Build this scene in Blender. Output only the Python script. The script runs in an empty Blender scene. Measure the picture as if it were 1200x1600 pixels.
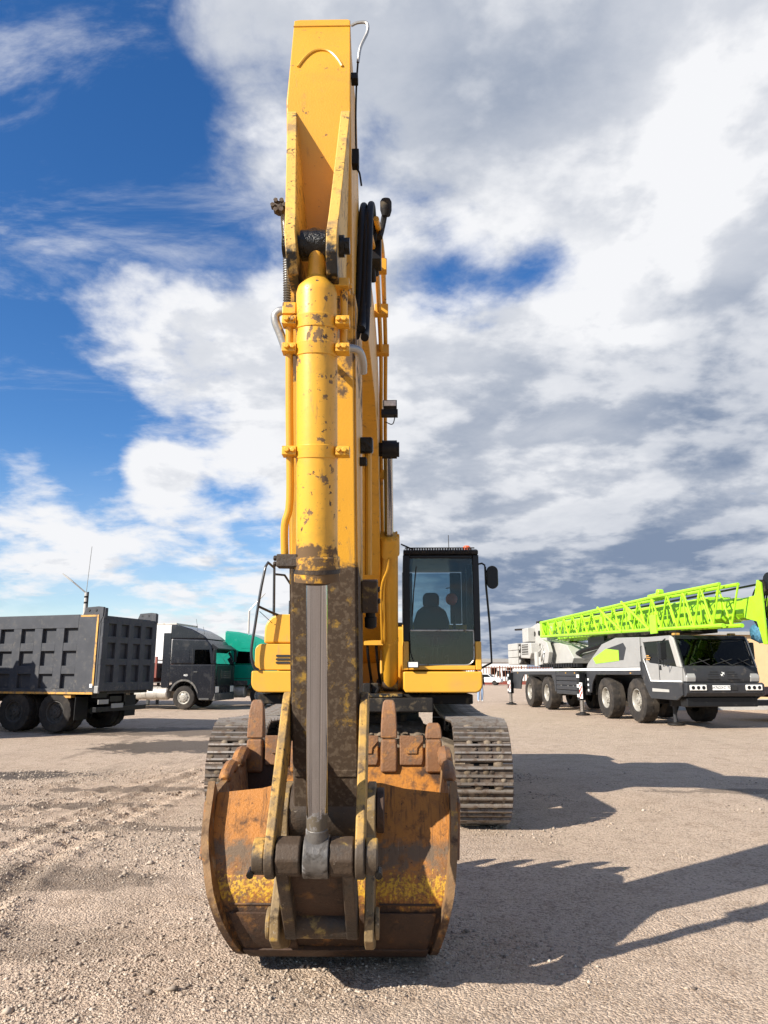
import bpy, math, random
import numpy as np
from mathutils import Vector, Matrix, Euler
random.seed(7); RNG = np.random.default_rng(7)
R = math.radians
scene = bpy.context.scene
C = scene.collection

# ------------------------------------------------------------------ camera
PITCH = R(12.3)
cam_d = bpy.data.cameras.new('camera'); cam = bpy.data.objects.new('camera', cam_d); C.objects.link(cam)
cam.location = (0, 0, 1.6); cam.rotation_euler = (R(90) + PITCH, 0, 0)
cam_d.sensor_fit = 'VERTICAL'; cam_d.sensor_height = 36.0; cam_d.lens = 36.0 * 1150 / 1600
cam_d.clip_start = 0.05; cam_d.clip_end = 4000
scene.camera = cam

# ------------------------------------------------------------------ sun, sky, exposure
SUN_TO = Vector((-1.375, -1.0, 1.02)).normalized()
SUN_EL = math.asin(SUN_TO.z); SUN_AZ = math.atan2(SUN_TO.x, SUN_TO.y)
sd = bpy.data.lights.new('sun', 'SUN'); sun = bpy.data.objects.new('sun', sd); C.objects.link(sun)
sd.energy = 5.0; sd.angle = R(0.55); sd.color = (1.0, 0.93, 0.82)
sun.rotation_euler = SUN_TO.to_track_quat('Z', 'Y').to_euler(); sun.location = (-20, -15, 20)
scene.view_settings.view_transform = 'Standard'; scene.view_settings.look = 'None'
scene.view_settings.exposure = 0.80; scene.view_settings.gamma = 1.0
scene.cycles.max_bounces = 6; scene.cycles.transparent_max_bounces = 12
scene.cycles.use_denoising = True
scene.cycles.caustics_reflective = False; scene.cycles.caustics_refractive = False

class NT:
    """small node-tree helper"""
    def __init__(s, tree): s.t = tree; s.n = tree.nodes; s.l = tree.links
    def new(s, typ, **kw):
        n = s.n.new(typ)
        for k, v in kw.items(): setattr(n, k, v)
        return n
    def put(s, sock, v):
        if v is None: return
        if hasattr(v, 'is_output') or isinstance(v, bpy.types.NodeSocket): s.l.new(v, sock)
        else:
            if hasattr(sock, 'default_value'):
                if sock.type == 'RGBA' and len(v) == 3: v = (*v, 1)
                sock.default_value = v
    def math(s, op, a, b=None, c=None, clamp=False):
        n = s.new('ShaderNodeMath', operation=op); n.use_clamp = clamp
        s.put(n.inputs[0], a)
        if b is not None: s.put(n.inputs[1], b)
        if c is not None: s.put(n.inputs[2], c)
        return n.outputs[0]
    def vmath(s, op, a, b=None, out=0):
        n = s.new('ShaderNodeVectorMath', operation=op); s.put(n.inputs[0], a)
        if b is not None: s.put(n.inputs[1], b)
        return n.outputs[out]
    def maprange(s, v, a, b, c=0.0, d=1.0, smooth=False):
        n = s.new('ShaderNodeMapRange'); n.interpolation_type = 'SMOOTHSTEP' if smooth else 'LINEAR'
        s.put(n.inputs[0], v); s.put(n.inputs[1], a); s.put(n.inputs[2], b); s.put(n.inputs[3], c); s.put(n.inputs[4], d)
        return n.outputs[0]
    def mix(s, f, a, b):
        n = s.new('ShaderNodeMix', data_type='RGBA'); s.put(n.inputs[0], f); s.put(n.inputs[6], a); s.put(n.inputs[7], b)
        return n.outputs[2]
    def noise(s, vec, scale, detail=4.0, rough=0.55, dist=0.0):
        n = s.new('ShaderNodeTexNoise'); s.put(n.inputs['Vector'], vec)
        n.inputs['Scale'].default_value = scale; n.inputs['Detail'].default_value = detail
        n.inputs['Roughness'].default_value = rough; n.inputs['Distortion'].default_value = dist
        return n.outputs[0]

world = bpy.data.worlds.new('World'); scene.world = world; world.use_nodes = True
def sky_dir(px, py):
    """a compass direction for a cloud mass (constants measured once)"""
    a = (px - 600) / 1150; b = (800 - py) / 1150
    v = Vector((a, math.cos(PITCH) - b * math.sin(PITCH), math.sin(PITCH) + b * math.cos(PITCH)))
    return v.normalized()
def build_world():
    t = NT(world.node_tree)
    for n in list(t.n): t.n.remove(n)
    out = t.new('ShaderNodeOutputWorld'); bg = t.new('ShaderNodeBackground'); t.l.new(bg.outputs[0], out.inputs[0])
    sky = t.new('ShaderNodeTexSky'); sky.sky_type = 'NISHITA'; sky.sun_disc = False
    sky.sun_elevation = SUN_EL; sky.sun_rotation = SUN_AZ % (2 * math.pi)
    sky.air_density = 1.0; sky.dust_density = 0.1; sky.ozone_density = 3.0; sky.altitude = 100
    tc = t.new('ShaderNodeTexCoord'); d = tc.outputs['Generated']
    sep = t.new('ShaderNodeSeparateXYZ'); t.l.new(d, sep.inputs[0])
    z = t.math('MAXIMUM', sep.outputs[2], 0.0)
    den = t.math('ADD', z, 0.22)
    cx = t.math('DIVIDE', sep.outputs[0], den); cy = t.math('DIVIDE', sep.outputs[1], den)
    comb = t.new('ShaderNodeCombineXYZ'); t.l.new(cx, comb.inputs[0]); t.l.new(cy, comb.inputs[1]); comb.inputs[2].default_value = 3.7
    p = comb.outputs[0]
    def lobes(items, base):
        acc = base
        for (px, py, rad, g) in items:
            dv = sky_dir(px, py); k = 1.0 / ((rad / 1150) ** 2)
            dt = t.vmath('DOT_PRODUCT', d, tuple(dv), out=1)
            e = t.math('EXPONENT', t.math('MULTIPLY_ADD', dt, k, -k))
            acc = t.math('MULTIPLY_ADD', e, g, acc)
        return acc
    cov = lobes([
        (40, 250, 190, -.13), (160, 330, 130, -.10), (320, 390, 80, -.07), (250, 200, 50, -.06), (40, 610, 120, -.16), (330, 800, 110, -.08), (160, 690, 60, -.10), (120, 830, 90, -.10),
        (190, 60, 60, -.14), (750, 430, 95, -.23), (880, 400, 60, -.19), (960, 515, 50, -.24), (690, 490, 60, -.10),
        (50, 90, 60, .07), (240, 738, 40, .40), (45, 735, 50, .30), (90, 860, 60, .14), (260, 900, 90, .10), (320, 540, 120, .06), (110, 490, 85, .12), (210, 560, 80, .05), (60, 60, 60, .06), (350, 300, 60, .09),
        (330, 110, 100, .10), (760, 120, 270, .18), (1070, 330, 170, .22), (1050, 700, 270, .20), (680, 640, 160, .13),
        (900, 900, 260, .16), (430, 700, 80, .05), (250, 940, 150, .04)], -0.06)
    n1 = t.noise(p, 1.75, 10.0, 0.55, 0.12)
    nf = t.noise(t.vmath('ADD', p, (5.1, 2.2, 0)), 5.2, 8.0, 0.60, 0.2)
    dens = t.math('ADD', t.math('MULTIPLY_ADD', nf, 0.36, t.math('MULTIPLY', n1, 0.80)), cov)
    alpha = t.maprange(dens, 0.485, 0.655, 0.0, 1.0, smooth=True)
    # self-shading of the cloud layer: compare with the density a little toward the sun
    off = (SUN_TO.x * 0.09, SUN_TO.y * 0.09, 0.04)
    n1s = t.noise(t.vmath('ADD', p, off), 1.75, 8.0, 0.55, 0.12)
    lit = t.maprange(t.math('SUBTRACT', n1, n1s), -0.06, 0.06, 0.0, 1.0, smooth=True)
    thick = t.maprange(dens, 0.60, 0.92, 0.0, 1.0, smooth=True)
    dark = lobes([(930, 985, 115, .42), (700, 985, 105, .32), (1160, 975, 115, .38), (1130, 580, 100, .20), (640, 150, 130, .16), (950, 80, 220, .10), (1080, 850, 140, .12),
                  (1060, 330, 120, -.42), (960, 420, 50, -.25), (240, 735, 55, -.4), (930, 780, 70, -.25), (45, 750, 60, -.25), (330, 520, 130, -.2), (200, 960, 140, -.3)], 0.10)
    sh = t.math('ADD', dark, t.math('MULTIPLY_ADD', thick, 0.34, t.math('MULTIPLY_ADD', lit, -0.50, 0.26)))
    sh2 = t.math('MULTIPLY_ADD', t.noise(t.vmath('ADD', p, (9, 4, 1)), 2.6, 7.0, 0.6, 0.4), 0.85, t.math('ADD', sh, -0.42), clamp=True)
    white = (10.6, 10.7, 11.0); grey = (2.55, 3.3, 4.75)
    ccol = t.mix(sh2, white, grey)
    veil = t.math('MULTIPLY', t.maprange(sep.outputs[2], 0.0, 0.30, 0.50, 0.0, smooth=True), t.maprange(n1, .3, .7, .4, 1.0))
    wm = t.new('ShaderNodeMapping'); wm.inputs['Rotation'].default_value = (0, 0, R(35)); wm.inputs['Scale'].default_value = (1.0, 2.2, 1); t.l.new(p, wm.inputs[0])
    wisp = t.maprange(t.noise(wm.outputs[0], 2.1, 9.0, 0.64, 0.4), .48, .78, 0.0, 0.75, smooth=True)
    al2 = t.math('MAXIMUM', t.math('MAXIMUM', alpha, veil), wisp)
    skyc = t.new('ShaderNodeHueSaturation'); skyc.inputs['Hue'].default_value = 0.508; skyc.inputs['Saturation'].default_value = 1.28; skyc.inputs['Value'].default_value = 1.85; t.l.new(sky.outputs[0], skyc.inputs['Color'])
    col = t.mix(al2, skyc.outputs[0], ccol)
    t.l.new(col, bg.inputs[0]); bg.inputs[1].default_value = 0.05
    world.cycles.sampling_method = 'MANUAL'; world.cycles.sample_map_resolution = 512
build_world()

# ------------------------------------------------------------------ materials
MATS = {}
def pm(name, col, rough=0.5, metal=0.0, spec=0.5, var=0.12, vscale=3.0, layers=(), bump=0.0, bscale=60.0, coat=0.0, emit=None, coords='Object', vor=0.0):
    """procedural paint / metal / dirt. layers: (colour, noise scale, lo, hi, roughness, gate) ; gate=(axis, a, b, amount) adds amount*ramp(a->b)"""
    m = bpy.data.materials.new(name); m.use_nodes = True; MATS[name] = m
    t = NT(m.node_tree); b = t.n['Principled BSDF']
    tc = t.new('ShaderNodeTexCoord'); v = tc.outputs[coords]
    sep = None
    base = t.mix(t.maprange(t.noise(v, vscale, 5), 0.3, 0.7), tuple(c * (1 - var) for c in col), tuple(min(c * (1 + var), 1) for c in col))
    rg = rough; mt = metal
    for L in layers:
        lc, ls, lo, hi, lr = L[:5]; gate = L[5] if len(L) > 5 else None
        lm = L[6] if len(L) > 6 else None
        lv = v
        if isinstance(ls, tuple):
            mpn = t.new('ShaderNodeMapping'); mpn.inputs['Scale'].default_value = ls; t.l.new(v, mpn.inputs[0]); lv = mpn.outputs[0]; ls = 1.0
        f = t.noise(lv, ls, 8.0, 0.65, 0.2)
        if gate:
            if sep is None: sep = t.new('ShaderNodeSeparateXYZ'); t.l.new(v, sep.inputs[0])
            for g in (gate if isinstance(gate[0], tuple) else (gate,)):
                r = t.maprange(sep.outputs[g[0]], g[1], g[2])
                f = t.math('MULTIPLY_ADD', r, g[3], f)
        f = t.maprange(f, lo, hi)
        base = t.mix(f, base, lc)
        rg = t.maprange(f, 0, 1, rg, lr)
        if lm is not None: mt = t.maprange(f, 0, 1, mt, lm)
    t.put(b.inputs['Base Color'], base); t.put(b.inputs['Roughness'], rg); t.put(b.inputs['Metallic'], mt)
    b.inputs['Specular IOR Level'].default_value = spec
    if coat: b.inputs['Coat Weight'].default_value = coat; b.inputs['Coat Roughness'].default_value = 0.12
    if bump:
        bn = t.new('ShaderNodeBump'); bn.inputs['Strength'].default_value = 1.0; bn.inputs['Distance'].default_value = bump
        h = t.noise(v, bscale, 6, 0.6)
        if vor:
            vo = t.new('ShaderNodeTexVoronoi'); t.l.new(v, vo.inputs['Vector']); vo.inputs['Scale'].default_value = vor
            h = t.math('SUBTRACT', h, vo.outputs[0])
        t.l.new(h, bn.inputs['Height']); t.l.new(bn.outputs[0], b.inputs['Normal'])
    if emit: b.inputs['Emission Color'].default_value = (*emit[0], 1); b.inputs['Emission Strength'].default_value = emit[1]
    return m
def glass(name, tint, fac=0.12, rough=0.02, dirt=None):
    m = bpy.data.materials.new(name); m.use_nodes = True; MATS[name] = m
    t = NT(m.node_tree); t.n.remove(t.n['Principled BSDF']); out = t.n['Material Output']
    tr = t.new('ShaderNodeBsdfTransparent'); tr.inputs[0].default_value = (*tint, 1)
    gl = t.new('ShaderNodeBsdfGlossy'); gl.inputs['Roughness'].default_value = rough
    fr = t.new('ShaderNodeFresnel'); fr.inputs[0].default_value = 1.45
    mx = t.new('ShaderNodeMixShader'); t.l.new(t.math('ADD', fr.outputs[0], fac, clamp=True), mx.inputs[0])
    t.l.new(tr.outputs[0], mx.inputs[1]); t.l.new(gl.outputs[0], mx.inputs[2])
    sh = mx.outputs[0]
    if dirt:
        df = t.new('ShaderNodeBsdfDiffuse'); df.inputs[0].default_value = (*dirt[0], 1)
        tc = t.new('ShaderNodeTexCoord')
        f = t.math('MULTIPLY', t.maprange(t.noise(tc.outputs['Object'], dirt[1], 6, .6), .42, .75), dirt[2])
        m2 = t.new('ShaderNodeMixShader'); t.l.new(f, m2.inputs[0]); t.l.new(sh, m2.inputs[1]); t.l.new(df.outputs[0], m2.inputs[2]); sh = m2.outputs[0]
    t.l.new(sh, out.inputs[0]); return m

YEL = (0.60, 0.30, 0.024)
RUST = (0.16, 0.065, 0.022); MUD = (0.085, 0.055, 0.03); GREASE = (0.006, 0.0055, 0.005)
pm('yellow', YEL, .42, var=.05, layers=[((.46, .25, .035), 2.2, .52, .78, .55), ((.30, .17, .05), (16, 16, 1.3), .60, .76, .7), ((.30, .17, .06), 9, .70, .73, .7), (RUST, 26, .75, .77, .8)], bump=.0006, bscale=30)
pm('yellow_clean', (.64, .335, .035), .36, var=.03, layers=[((.40, .25, .09), 1.4, .56, .9, .6), ((.34, .21, .08), (12, 12, 2.0), .60, .80, .7), ((.25, .16, .08), 40, .76, .80, .8)], bump=.0004, bscale=20)
pm('yellow_worn', YEL, .45, var=.06, layers=[((.44, .23, .03), 3, .48, .74, .6), ((.22, .125, .045), (13, 13, 1.2), .58, .72, .75), ((.16, .085, .035), 9, .66, .68, .75), ((.055, .04, .03), 22, .71, .73, .8)], bump=.001, bscale=25)
# stick: clean paint above, baked-on mud below the cylinder
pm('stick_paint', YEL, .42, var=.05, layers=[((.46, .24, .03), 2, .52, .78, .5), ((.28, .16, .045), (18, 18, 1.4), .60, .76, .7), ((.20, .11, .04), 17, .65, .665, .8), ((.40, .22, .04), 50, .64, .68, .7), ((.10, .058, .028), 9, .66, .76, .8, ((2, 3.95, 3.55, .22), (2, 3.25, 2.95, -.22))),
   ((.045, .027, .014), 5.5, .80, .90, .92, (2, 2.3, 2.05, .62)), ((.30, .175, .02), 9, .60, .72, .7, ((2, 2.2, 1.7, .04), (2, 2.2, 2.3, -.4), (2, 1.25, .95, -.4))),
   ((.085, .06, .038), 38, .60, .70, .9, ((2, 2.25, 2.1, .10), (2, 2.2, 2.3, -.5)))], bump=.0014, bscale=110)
pm('barrel_paint', (.68, .345, .030), .40, var=.05, layers=[((.46, .25, .03), 4, .54, .76, .55), ((.26, .15, .045), (20, 20, 1.5), .585, .74, .7), ((.17, .10, .045), 8.5, .585, .60, .75), ((.07, .045, .03), 22, .635, .65, .8), ((.42, .24, .04), 60, .62, .66, .7),
   ((.12, .07, .03), 9, .76, .84, .85, (2, 2.235, 2.16, .34)), ((.06, .045, .03), 9, .76, .82, .7, (2, 3.3, 3.75, .24))], bump=.0008, bscale=30)
pm('plate_worn', (.60, .36, .075), .55, var=.1, layers=[((.30, .19, .08), 6, .52, .66, .7), ((.09, .06, .035), 15, .58, .66, .8), ((.05, .035, .02), 34, .60, .66, .85), (GREASE, 14, .80, .98, .5, (2, 3.80, 3.42, .5)), ((.055, .045, .03), 7, .80, .9, .6, (2, 1.05, .72, .5))], bump=.002, bscale=60)
pm('ear_worn', (.20, .135, .062), .65, var=.18, vscale=9, layers=[((.36, .22, .045), 12, .58, .68, .6), ((.05, .034, .02), 14, .55, .66, .8), ((.40, .34, .26), 50, .64, .70, .9)], bump=.003, bscale=60)
pm('bucket_rim', (.21, .12, .052), .7, var=.2, vscale=10, layers=[((.44, .24, .03), 18, .58, .68, .62), ((.34, .28, .21), 9, .56, .70, .85), ((.07, .038, .02), 12, .52, .66, .85, (2, .42, .28, .16)), ((.36, .13, .018), 14, .60, .70, .7)], bump=.004, bscale=70)
pm('lever_worn', (.42, .245, .055), .6, var=.14, layers=[((.20, .135, .065), 9, .46, .62, .75), ((.09, .055, .028), (9, 9, 3), .55, .70, .8), ((.075, .05, .03), 16, .55, .64, .8), ((.06, .042, .026), 6, .80, .9, .6, (2, .98, .70, .5)), ((.045, .032, .02), 40, .60, .66, .85)], bump=.0025, bscale=60)
pm('bucket_steel', (.22, .095, .026), .66, var=.2, vscale=9, layers=[
   ((.38, .145, .018), 9, .46, .68, .62, (2, .60, .72, .20)), ((.075, .04, .02), 7, .58, .74, .85),
   ((.14, .095, .06), 16, .56, .74, .78, ((2, .46, .58, .24), (2, .62, .74, -.4))),
   ((.54, .31, .02), 48, .60, .70, .6, ((2, .30, .42, .16), (2, .46, .58, -.28))),
   ((.05, .027, .016), 11, .56, .70, .85, ((2, .40, .30, .20),)),
   ((.06, .034, .018), (46, 5, 5), .54, .72, .85), ((.045, .028, .018), 55, .62, .70, .88), ((.32, .26, .19), (70, 7, 7), .66, .72, .6)], bump=.004, bscale=75)
pm('bucket_inside', (.44, .17, .02), .62, var=.15, vscale=9, layers=[((.17, .075, .025), 16, .52, .68, .75), ((.58, .30, .03), 14, .62, .70, .55), ((.10, .05, .025), 30, .64, .70, .85), ((.14, .06, .02), (40, 5, 5), .55, .72, .8), ((.055, .028, .016), 5, .5, .62, .9, (0, -.35, -.62, .26))], bump=.003, bscale=50)
pm('bucket_dark', (.052, .026, .014), .7, var=.25, vscale=7, layers=[((.20, .09, .022), 8, .58, .74, .7), ((.025, .017, .012), 12, .55, .68, .85), ((.18, .14, .10), 40, .66, .74, .85)], bump=.004, bscale=50)
pm('tooth_steel', (.20, .095, .042), .65, var=.2, vscale=9, layers=[((.40, .17, .035), 8, .52, .66, .7), ((.13, .085, .055), 22, .56, .66, .75), ((.30, .22, .16), (30, 30, 5), .78, .95, .42, (2, 1.20, 1.42, .34))], bump=.004, bscale=70)
pm('link_dirty', (.052, .032, .018), .7, var=.25, vscale=8, layers=[((.28, .19, .05), 8, .58, .68, .6), ((.028, .02, .014), 5, .5, .62, .6), ((.28, .24, .19), 30, .67, .72, .7)], bump=.004, bscale=60)
pm('grease', GREASE, .3, spec=.35, var=.4, vscale=12, layers=[((.06, .05, .04), 14, .58, .66, .4), ((.30, .20, .06), 9, .70, .74, .5)], bump=.012, bscale=26)
def chrome_rod():
    m = pm('chrome', (.42, .43, .46), .08, 1.0, var=.05, vscale=2, layers=[((.20, .205, .22), (55, 0, .02), .50, .62, .08, None, 1.0), ((.74, .76, .80), (48, 0, .015), .56, .66, .08, None, 1.0), ((.34, .335, .33), 3, .75, 1.1, .22, (2, 1.45, 1.15, .3), .95), ((.10, .08, .055), 9, .82, .92, .7, (2, 1.02, .92, .5), .1)], bump=.0004, bscale=40)  # dark and bright reflection streaks are painted into the rod's colour
chrome_rod()
pm('steel_grey', (.38, .37, .35), .38, .7, var=.2, layers=[((.14, .11, .08), 12, .55, .68, .7)], bump=.001)
pm('shoe_steel', (.065, .046, .033), .62, .15, var=.22, vscale=4, layers=[((.165, .122, .088), 9, .50, .70, .85), ((.07, .035, .02), 15, .58, .66, .8), ((.20, .155, .118), 60, .62, .72, .9)], bump=.003, bscale=70)
pm('grouser_steel', (.25, .222, .195), .42, .45, var=.18, vscale=6, layers=[((.13, .09, .065), 16, .50, .66, .7)], bump=.0015, bscale=60)
pm('bolt_steel', (.30, .26, .22), .5, .5, var=.2)
pm('dusty_frame', (.13, .095, .06), .9, var=.25, vscale=5, layers=[((.22, .175, .13), 7, .48, .64, .95), ((.035, .028, .022), 9, .6, .7, .8)], bump=.006, bscale=40)
pm('dark_frame', (.014, .012, .011), .65, spec=.25, var=.3, layers=[((.09, .07, .045), 9, .54, .68, .9)], bump=.003)
pm('black_rubber', (.008, .008, .009), .55, spec=.25, var=.2, layers=[((.06, .05, .04), 8, .6, .75, .9)])
pm('black_paint', (.007, .0075, .009), .4, spec=.3, var=.2, layers=[((.05, .045, .04), 7, .6, .78, .7)])
pm('rail_paint', (.018, .022, .03), .35, var=.2, layers=[((.08, .07, .06), 12, .62, .74, .6)])
pm('cab_black', (.008, .0085, .011), .36, spec=.3, var=.2, layers=[((.04, .037, .034), 5, .6, .8, .7)])
pm('seat_cloth', (.012, .013, .02), .8, var=.2)
pm('orange_plastic', (.75, .10, .02), .35, var=.1)
pm('lamp_glass', (.75, .74, .70), .12, spec=.8, var=.15, vscale=40)
pm('white_paint', (.74, .74, .73), .45, var=.04, layers=[((.45, .43, .40), 3, .58, .8, .6)])
pm('white_mark', (.8, .8, .78), .5, var=.03)
pm('red_mark', (.42, .04, .025), .5, var=.1)
pm('plate_text', (.02, .02, .02), .5)
pm('lime', (.33, .64, .02), .36, var=.05, layers=[((.26, .46, .03), 5, .6, .75, .5)], coat=.2)
pm('crane_grey', (.29, .285, .275), .42, var=.06, layers=[((.25, .23, .20), 4, .6, .8, .7)], coat=.15)
pm('crane_light', (.40, .39, .365), .45, var=.06, layers=[((.32, .29, .25), 5, .6, .8, .7)])
pm('crane_dark', (.032, .033, .037), .45, spec=.3, var=.12, layers=[((.13, .11, .09), 5, .58, .8, .8)])
pm('tyre', (.030, .027, .025), .85, spec=.2, var=.2, vscale=8, layers=[((.085, .07, .055), 3, .45, .75, .95)], bump=.004, bscale=50)
pm('rim_dark', (.05, .045, .04), .7, .1, var=.2)  # dark tone paints in the shade around the dump truck's wheels
pm('rim_grey', (.34, .32, .28), .5, .2, var=.12, layers=[((.20, .17, .13), 9, .55, .7, .8)])
pm('dump_grey', (.048, .051, .060), .6, spec=.3, var=.16, vscale=2.5, layers=[((.095, .092, .09), 5, .54, .76, .85), ((.15, .135, .115), 7, .62, .78, .9, (2, 1.5, 1.0, .14)), ((.26, .24, .21), 45, .70, .73, .8), ((.12, .05, .025), 16, .69, .715, .8)], bump=.002, bscale=12)
pm('dump_trim', (.58, .30, .06), .5, var=.15, layers=[((.25, .16, .08), 9, .5, .62, .8)])
pm('truck_black', (.011, .012, .016), .25, spec=.35, var=.15, coat=.25, layers=[((.03, .028, .026), 3, .56, .8, .55)])
pm('truck_plastic', (.05, .05, .05), .6, var=.2, layers=[((.20, .18, .15), 5, .5, .7, .9)])
pm('truck_green', (.0, .22, .15), .28, var=.08, coat=.4, layers=[((.03, .22, .15), 3, .6, .8, .5)])
pm('tank_alu', (.50, .47, .42), .5, .35, var=.15, layers=[((.26, .22, .17), 6, .48, .7, .8)])
pm('red_oxide', (.22, .045, .03), .65, var=.2, layers=[((.12, .07, .05), 7, .5, .65, .8)])
pm('rusty', (.20, .075, .04), .8, var=.25, layers=[((.10, .05, .03), 6, .5, .65, .9)], bump=.002)
pm('concrete', (.42, .41, .385), .85, var=.12, layers=[((.26, .25, .23), 9, .55, .7, .9)], bump=.003, bscale=20)
pm('peach_wall', (.72, .50, .27), .85, var=.06, layers=[((.50, .36, .22), 1.5, .6, .8, .9)], bump=.003, bscale=20)
pm('blue_tarp', (.05, .16, .25), .6, var=.5, vscale=10, bump=.02, bscale=14)
pm('hill_green', (.05, .075, .035), .95, var=.4, vscale=.4, bump=.3, bscale=1.0)
pm('far_white', (.62, .62, .60), .7, var=.08)
glass('cab_glass', (.66, .76, .80), .0, dirt=((.32, .31, .27), 14, .02))
glass('cab_glass_dirty', (.50, .58, .57), .02, .04, dirt=((.35, .34, .28), 30, .07))
glass('dark_glass', (.26, .30, .32), -.02)
glass('mirror_glass', (.02, .02, .02), .8, .02)

# ------------------------------------------------------------------ mesh building
class MB:
    def __init__(s, M=None): s.v = []; s.f = []; s.M = M; s.mi = []; s.cur = 0
    def add(s, vs, fs):
        o = len(s.v); s.mi += [s.cur] * len(fs)
        if s.M is not None: vs = [tuple(s.M @ Vector(v)) for v in vs]
        s.v += [tuple(v) for v in vs]; s.f += [tuple(i + o for i in f) for f in fs]; return s
    def box(s, lo, hi, rot=None, piv=None):
        (x0, y0, z0), (x1, y1, z1) = lo, hi
        vs = [(x0, y0, z0), (x1, y0, z0), (x1, y1, z0), (x0, y1, z0), (x0, y0, z1), (x1, y0, z1), (x1, y1, z1), (x0, y1, z1)]
        if rot is not None:
            E = Euler(rot).to_matrix(); p = Vector(piv) if piv else Vector(((x0 + x1) / 2, (y0 + y1) / 2, (z0 + z1) / 2))
            vs = [tuple(E @ (Vector(v) - p) + p) for v in vs]
        return s.add(vs, [(0, 3, 2, 1), (4, 5, 6, 7), (0, 1, 5, 4), (1, 2, 6, 5), (2, 3, 7, 6), (3, 0, 4, 7)])
    def hexa(s, a, b):
        """solid between two quads a and b (4 points each, same order)"""
        return s.add(list(a) + list(b), [(0, 3, 2, 1), (4, 5, 6, 7), (0, 1, 5, 4), (1, 2, 6, 5), (2, 3, 7, 6), (3, 0, 4, 7)])
    def prism(s, poly, x0, x1, mp):
        """polygon in a plane extruded; mp(a, b, x) -> point"""
        n = len(poly)
        vs = [mp(a, b, x0) for a, b in poly] + [mp(a, b, x1) for a, b in poly]
        fs = [tuple(range(n - 1, -1, -1)), tuple(range(n, 2 * n))] + [(i, (i + 1) % n, n + (i + 1) % n, n + i) for i in range(n)]
        return s.add(vs, fs)
    def tube(s, pts, r, n=10, cap=True):
        pts = [Vector(p) for p in pts]; m = len(pts); rs = r if isinstance(r, (list, tuple)) else [r] * m
        t0 = (pts[1] - pts[0]).normalized(); up = Vector((0, 0, 1)) if abs(t0.z) < .9 else Vector((1, 0, 0))
        u = t0.cross(up).normalized(); vs = []
        for i, p in enumerate(pts):
            if i == 0: t = t0
            elif i == m - 1: t = (pts[i] - pts[i - 1]).normalized()
            else: t = ((pts[i] - pts[i - 1]).normalized() + (pts[i + 1] - pts[i]).normalized()).normalized()
            u = (u - t * u.dot(t)).normalized(); w = t.cross(u)
            for k in range(n):
                a = 2 * math.pi * k / n; vs.append(tuple(p + (u * math.cos(a) + w * math.sin(a)) * rs[i]))
        fs = [(i * n + k, i * n + (k + 1) % n, (i + 1) * n + (k + 1) % n, (i + 1) * n + k) for i in range(m - 1) for k in range(n)]
        if cap: fs += [tuple(range(n - 1, -1, -1)), tuple(range((m - 1) * n, m * n))]
        return s.add(vs, fs)
    def cyl(s, a, b, r, n=20): return s.tube([a, b], r, n)
    def lathe(s, o, ax, prof, n=28, cap=True):
        """profile [(t, r)] along axis ax from o"""
        ax = Vector(ax).normalized(); o = Vector(o); u = ax.orthogonal().normalized(); w = ax.cross(u); vs = []
        for t, r in prof:
            for k in range(n): a = 2 * math.pi * k / n; vs.append(tuple(o + ax * t + (u * math.cos(a) + w * math.sin(a)) * r))
        m = len(prof); fs = [(i * n + k, i * n + (k + 1) % n, (i + 1) * n + (k + 1) % n, (i + 1) * n + k) for i in range(m - 1) for k in range(n)]
        return s.add(vs, fs + ([tuple(range(n - 1, -1, -1)), tuple(range((m - 1) * n, m * n))] if cap else []))
    def build(s, name, mat, parent=None, bev=0.0, seg=2, ang=38, smooth=True):
        me = bpy.data.meshes.new(name); me.from_pydata(s.v, [], s.f); me.update()
        o = bpy.data.objects.new(name, me); C.objects.link(o)
        for k in (mat if isinstance(mat, (tuple, list)) else (mat,)): me.materials.append(MATS[k])
        if s.cur: me.polygons.foreach_set('material_index', s.mi)
        if parent is not None: o.parent = parent
        fixnormals(me)
        if smooth:
            me.polygons.foreach_set('use_smooth', [True] * len(me.polygons)); me.set_sharp_from_angle(angle=R(ang))
        if bev:
            b = o.modifiers.new('bevel', 'BEVEL'); b.width = bev; b.segments = seg; b.limit_method = 'ANGLE'; b.angle_limit = R(35); b.harden_normals = True
        return o
import bmesh
def fixnormals(me):
    bm = bmesh.new(); bm.from_mesh(me); bmesh.ops.recalc_face_normals(bm, faces=bm.faces); bm.to_mesh(me); bm.free()
def tag(o, label=None, cat=None, group=None, kind=None):
    if label: o['label'] = label
    if cat: o['category'] = cat
    if group: o['group'] = group
    if kind: o['kind'] = kind
    return o
def empty(name, loc=(0, 0, 0), rz=0.0):
    o = bpy.data.objects.new(name, None); C.objects.link(o); o.location = loc; o.rotation_euler = (0, 0, rz); o.empty_display_size = .3; return o
def inst(src, name, parent, loc=None, rot=None, mw=None):
    o = src.copy(); o.name = name; C.objects.link(o); o.parent = parent
    if mw is not None: o.matrix_local = mw
    else:
        if loc is not None: o.location = loc
        if rot is not None: o.rotation_euler = rot
    return o
def capsule(p, q, r1, r2, n=9):
    """outline round two circles"""
    p = Vector(p); q = Vector(q); a = math.atan2(q.y - p.y, q.x - p.x); out = []
    for i in range(n): t = a + math.pi / 2 + math.pi * i / (n - 1); out.append((p.x + r1 * math.cos(t), p.y + r1 * math.sin(t)))
    for i in range(n): t = a - math.pi / 2 + math.pi * i / (n - 1); out.append((q.x + r2 * math.cos(t), q.y + r2 * math.sin(t)))
    return out
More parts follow.
